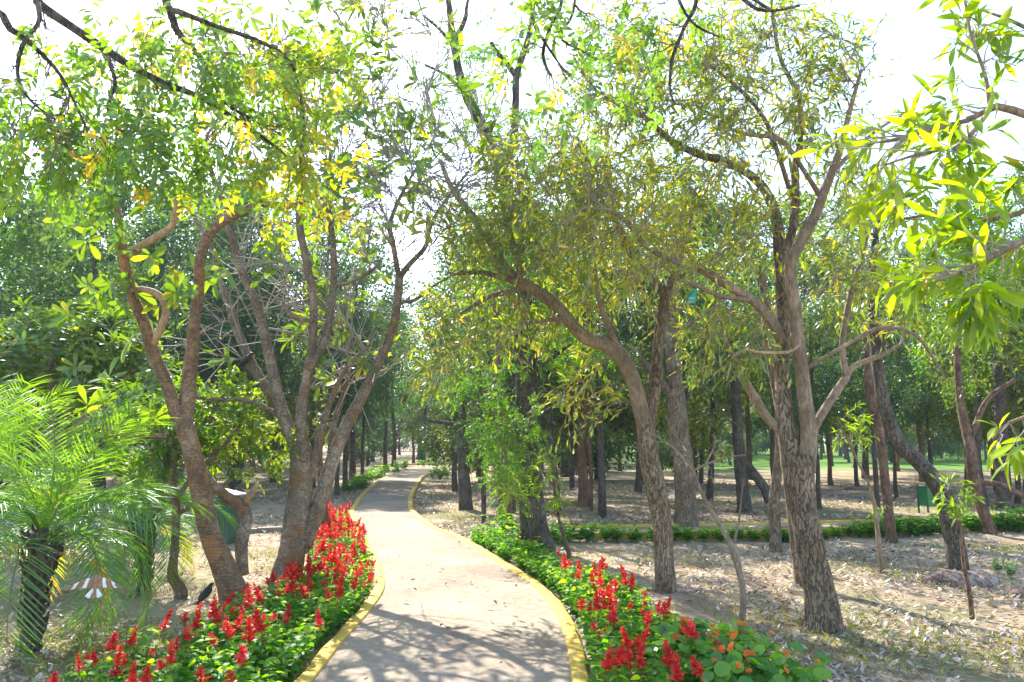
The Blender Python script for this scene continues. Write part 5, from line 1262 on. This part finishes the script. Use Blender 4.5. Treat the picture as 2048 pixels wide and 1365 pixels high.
o.scale = (.62,) * 3

# ------------------------------------------------------------------ litter, grass, fallen leaves
def scatter(n, ymin, ymax, wide=.72, p=1.6):
    y = ymin + (ymax - ymin) * RNG.random(n) ** p; x = RNG.uniform(-wide, wide, n) * y
    return x, y
def offpath(x, y): return ~((x > xl(y) - .14) & (x < xr(y) + .14))
x, y = scatter(76000, 4.6, 34)
pt = np.stack([x, y, 0 * x], 1); dens = np.clip(.42 + .45 * clump(pt, .8, 2) + .35 * clump(pt, .22, 4) + np.where((x > 1.8) & (y < 14), .45, 0), .04, 1)
dens = dens * np.where((x > .9) & (x < 2.6) & (y < 9.5) & (x < 1.6 + .25 * (y - 5)), .15, 1)
k = (RNG.random(len(x)) < dens) & offpath(x, y); x, y = x[k], y[k]; n = len(x)
a = RNG.uniform(0, 6.28, n); L = RNG.uniform(.04, .1, n) * np.interp(y, [5, 20, 34], [.9, 1.4, 2.0])
b = MB(); d = np.stack([np.cos(a), np.sin(a), RNG.normal(0, .22, n)], 1); up = np.stack([RNG.normal(0, .35, n), RNG.normal(0, .35, n), np.ones(n)], 1)
add_leaves(b, leaf_template([(.5, .5)], .5, -.3), np.stack([x, y, gz(x, y) + .008 + .012 * RNG.random(n)], 1), d, up, L, L * RNG.uniform(.25, .5, n), np.clip(RNG.beta(2.2, 1.3, n), 0, 1))
setp(link("leaf_litter", b.mesh("leaf_litter", M["litter"])), "dry pale fallen leaves strewn over the sandy ground", "leaf litter", kind="stuff")
x, y = scatter(90000, 4.8, 30)
pt = np.stack([x, y, 0 * x], 1); dens = np.clip(-.15 + .9 * clump(pt, 1.1, 8) + np.where((x > 2) & (y < 11), .3, 0) + np.where((x > -3) & (x < 3) & (y > 15) & (y < 24), .4, 0), 0, 1)
k = (RNG.random(len(x)) < dens) & offpath(x, y); x, y = x[k], y[k]; n = len(x); a = RNG.uniform(0, 6.28, n)
b = MB(); h = RNG.uniform(.025, .07, n)
add_leaves(b, T_SMALL, np.stack([x, y, gz(x, y)], 1), np.stack([np.cos(a) * .6, np.sin(a) * .6, np.ones(n)], 1), np.stack([np.sin(a), -np.cos(a), np.full(n, .2)], 1), h * 1.2, .008 + .0005 * y, np.clip(.5 + .3 * clump(pt[k], .5, 5) + RNG.normal(0, .15, n), 0, 1))
setp(link("grass", b.mesh("grass", M["grass"])), "thin short grass in patches between the leaf litter", "grass", kind="stuff")
x, y = scatter(420, 5, 20); k = offpath(x, y); x, y = x[k], y[k]; n = len(x); a = RNG.uniform(0, 6.28, n); L = RNG.uniform(.06, .3, n)
q = np.stack([np.stack([x + f * L * np.cos(a + .3 * f), y + f * L * np.sin(a + .3 * f), 0 * x], 1) for f in (-.5, 0, .5)], 1); q[:, :, 2] = gz(q[:, :, 0], q[:, :, 1]) + .012
b = MB(); tubes(b, q, np.broadcast_to(np.array([.005, .004, .002]), (n, 3)), 4)
setp(link("fallen_twigs", b.mesh("fallen_twigs", M["twig"])), "thin grey fallen twigs lying among the dry leaves", "twigs", kind="stuff")
FL = leaf_meshes("fallen_leaf", leaf_template([(.3, .42), (.65, .45)], .35, -.35), M["litter"], (.1, .3, .5, .65))
for i in range(90):
    y = 5.4 + 9 * random.random() ** 1.5; e_ = random.random(); w_ = xr(y) - xl(y) - .2; x = xl(y) + .1 + w_ * (e_ if random.random() < .5 else e_ ** 3 if random.random() < .5 else 1 - e_ ** 3)
    q = bpy.data.objects.new("fallen_leaf", random.choice(FL)); COL.objects.link(q); L = random.uniform(.025, .085)
    q.location = (x, y, .022); q.rotation_euler = (random.gauss(0, .2), random.gauss(0, .2), random.uniform(0, 6.28)); q.scale = (L * .5, L, L)
    setp(q, "dry curled brown leaf lying on the path", "leaf", "fallen leaves on the path")

# ------------------------------------------------------------------ thin bright haze between the far trunks
if HAZE:
    hb = MB(); hb.box((0, 190, 24), (900, 520, 56))
    hm = bpy.data.materials.new("haze"); hm.use_nodes = True; hn = hm.node_tree; hn.nodes.clear()
    ho = hn.nodes.new("ShaderNodeOutputMaterial"); hv = hn.nodes.new("ShaderNodeVolumePrincipled")
    hv.inputs["Color"].default_value = (.72, .87, 1, 1); hv.inputs["Density"].default_value = HAZE; hv.inputs["Anisotropy"].default_value = .2
    hn.links.new(hv.outputs[0], ho.inputs["Volume"])
    setp(link("haze", hb.mesh("haze", hm, False)), kind="stuff")
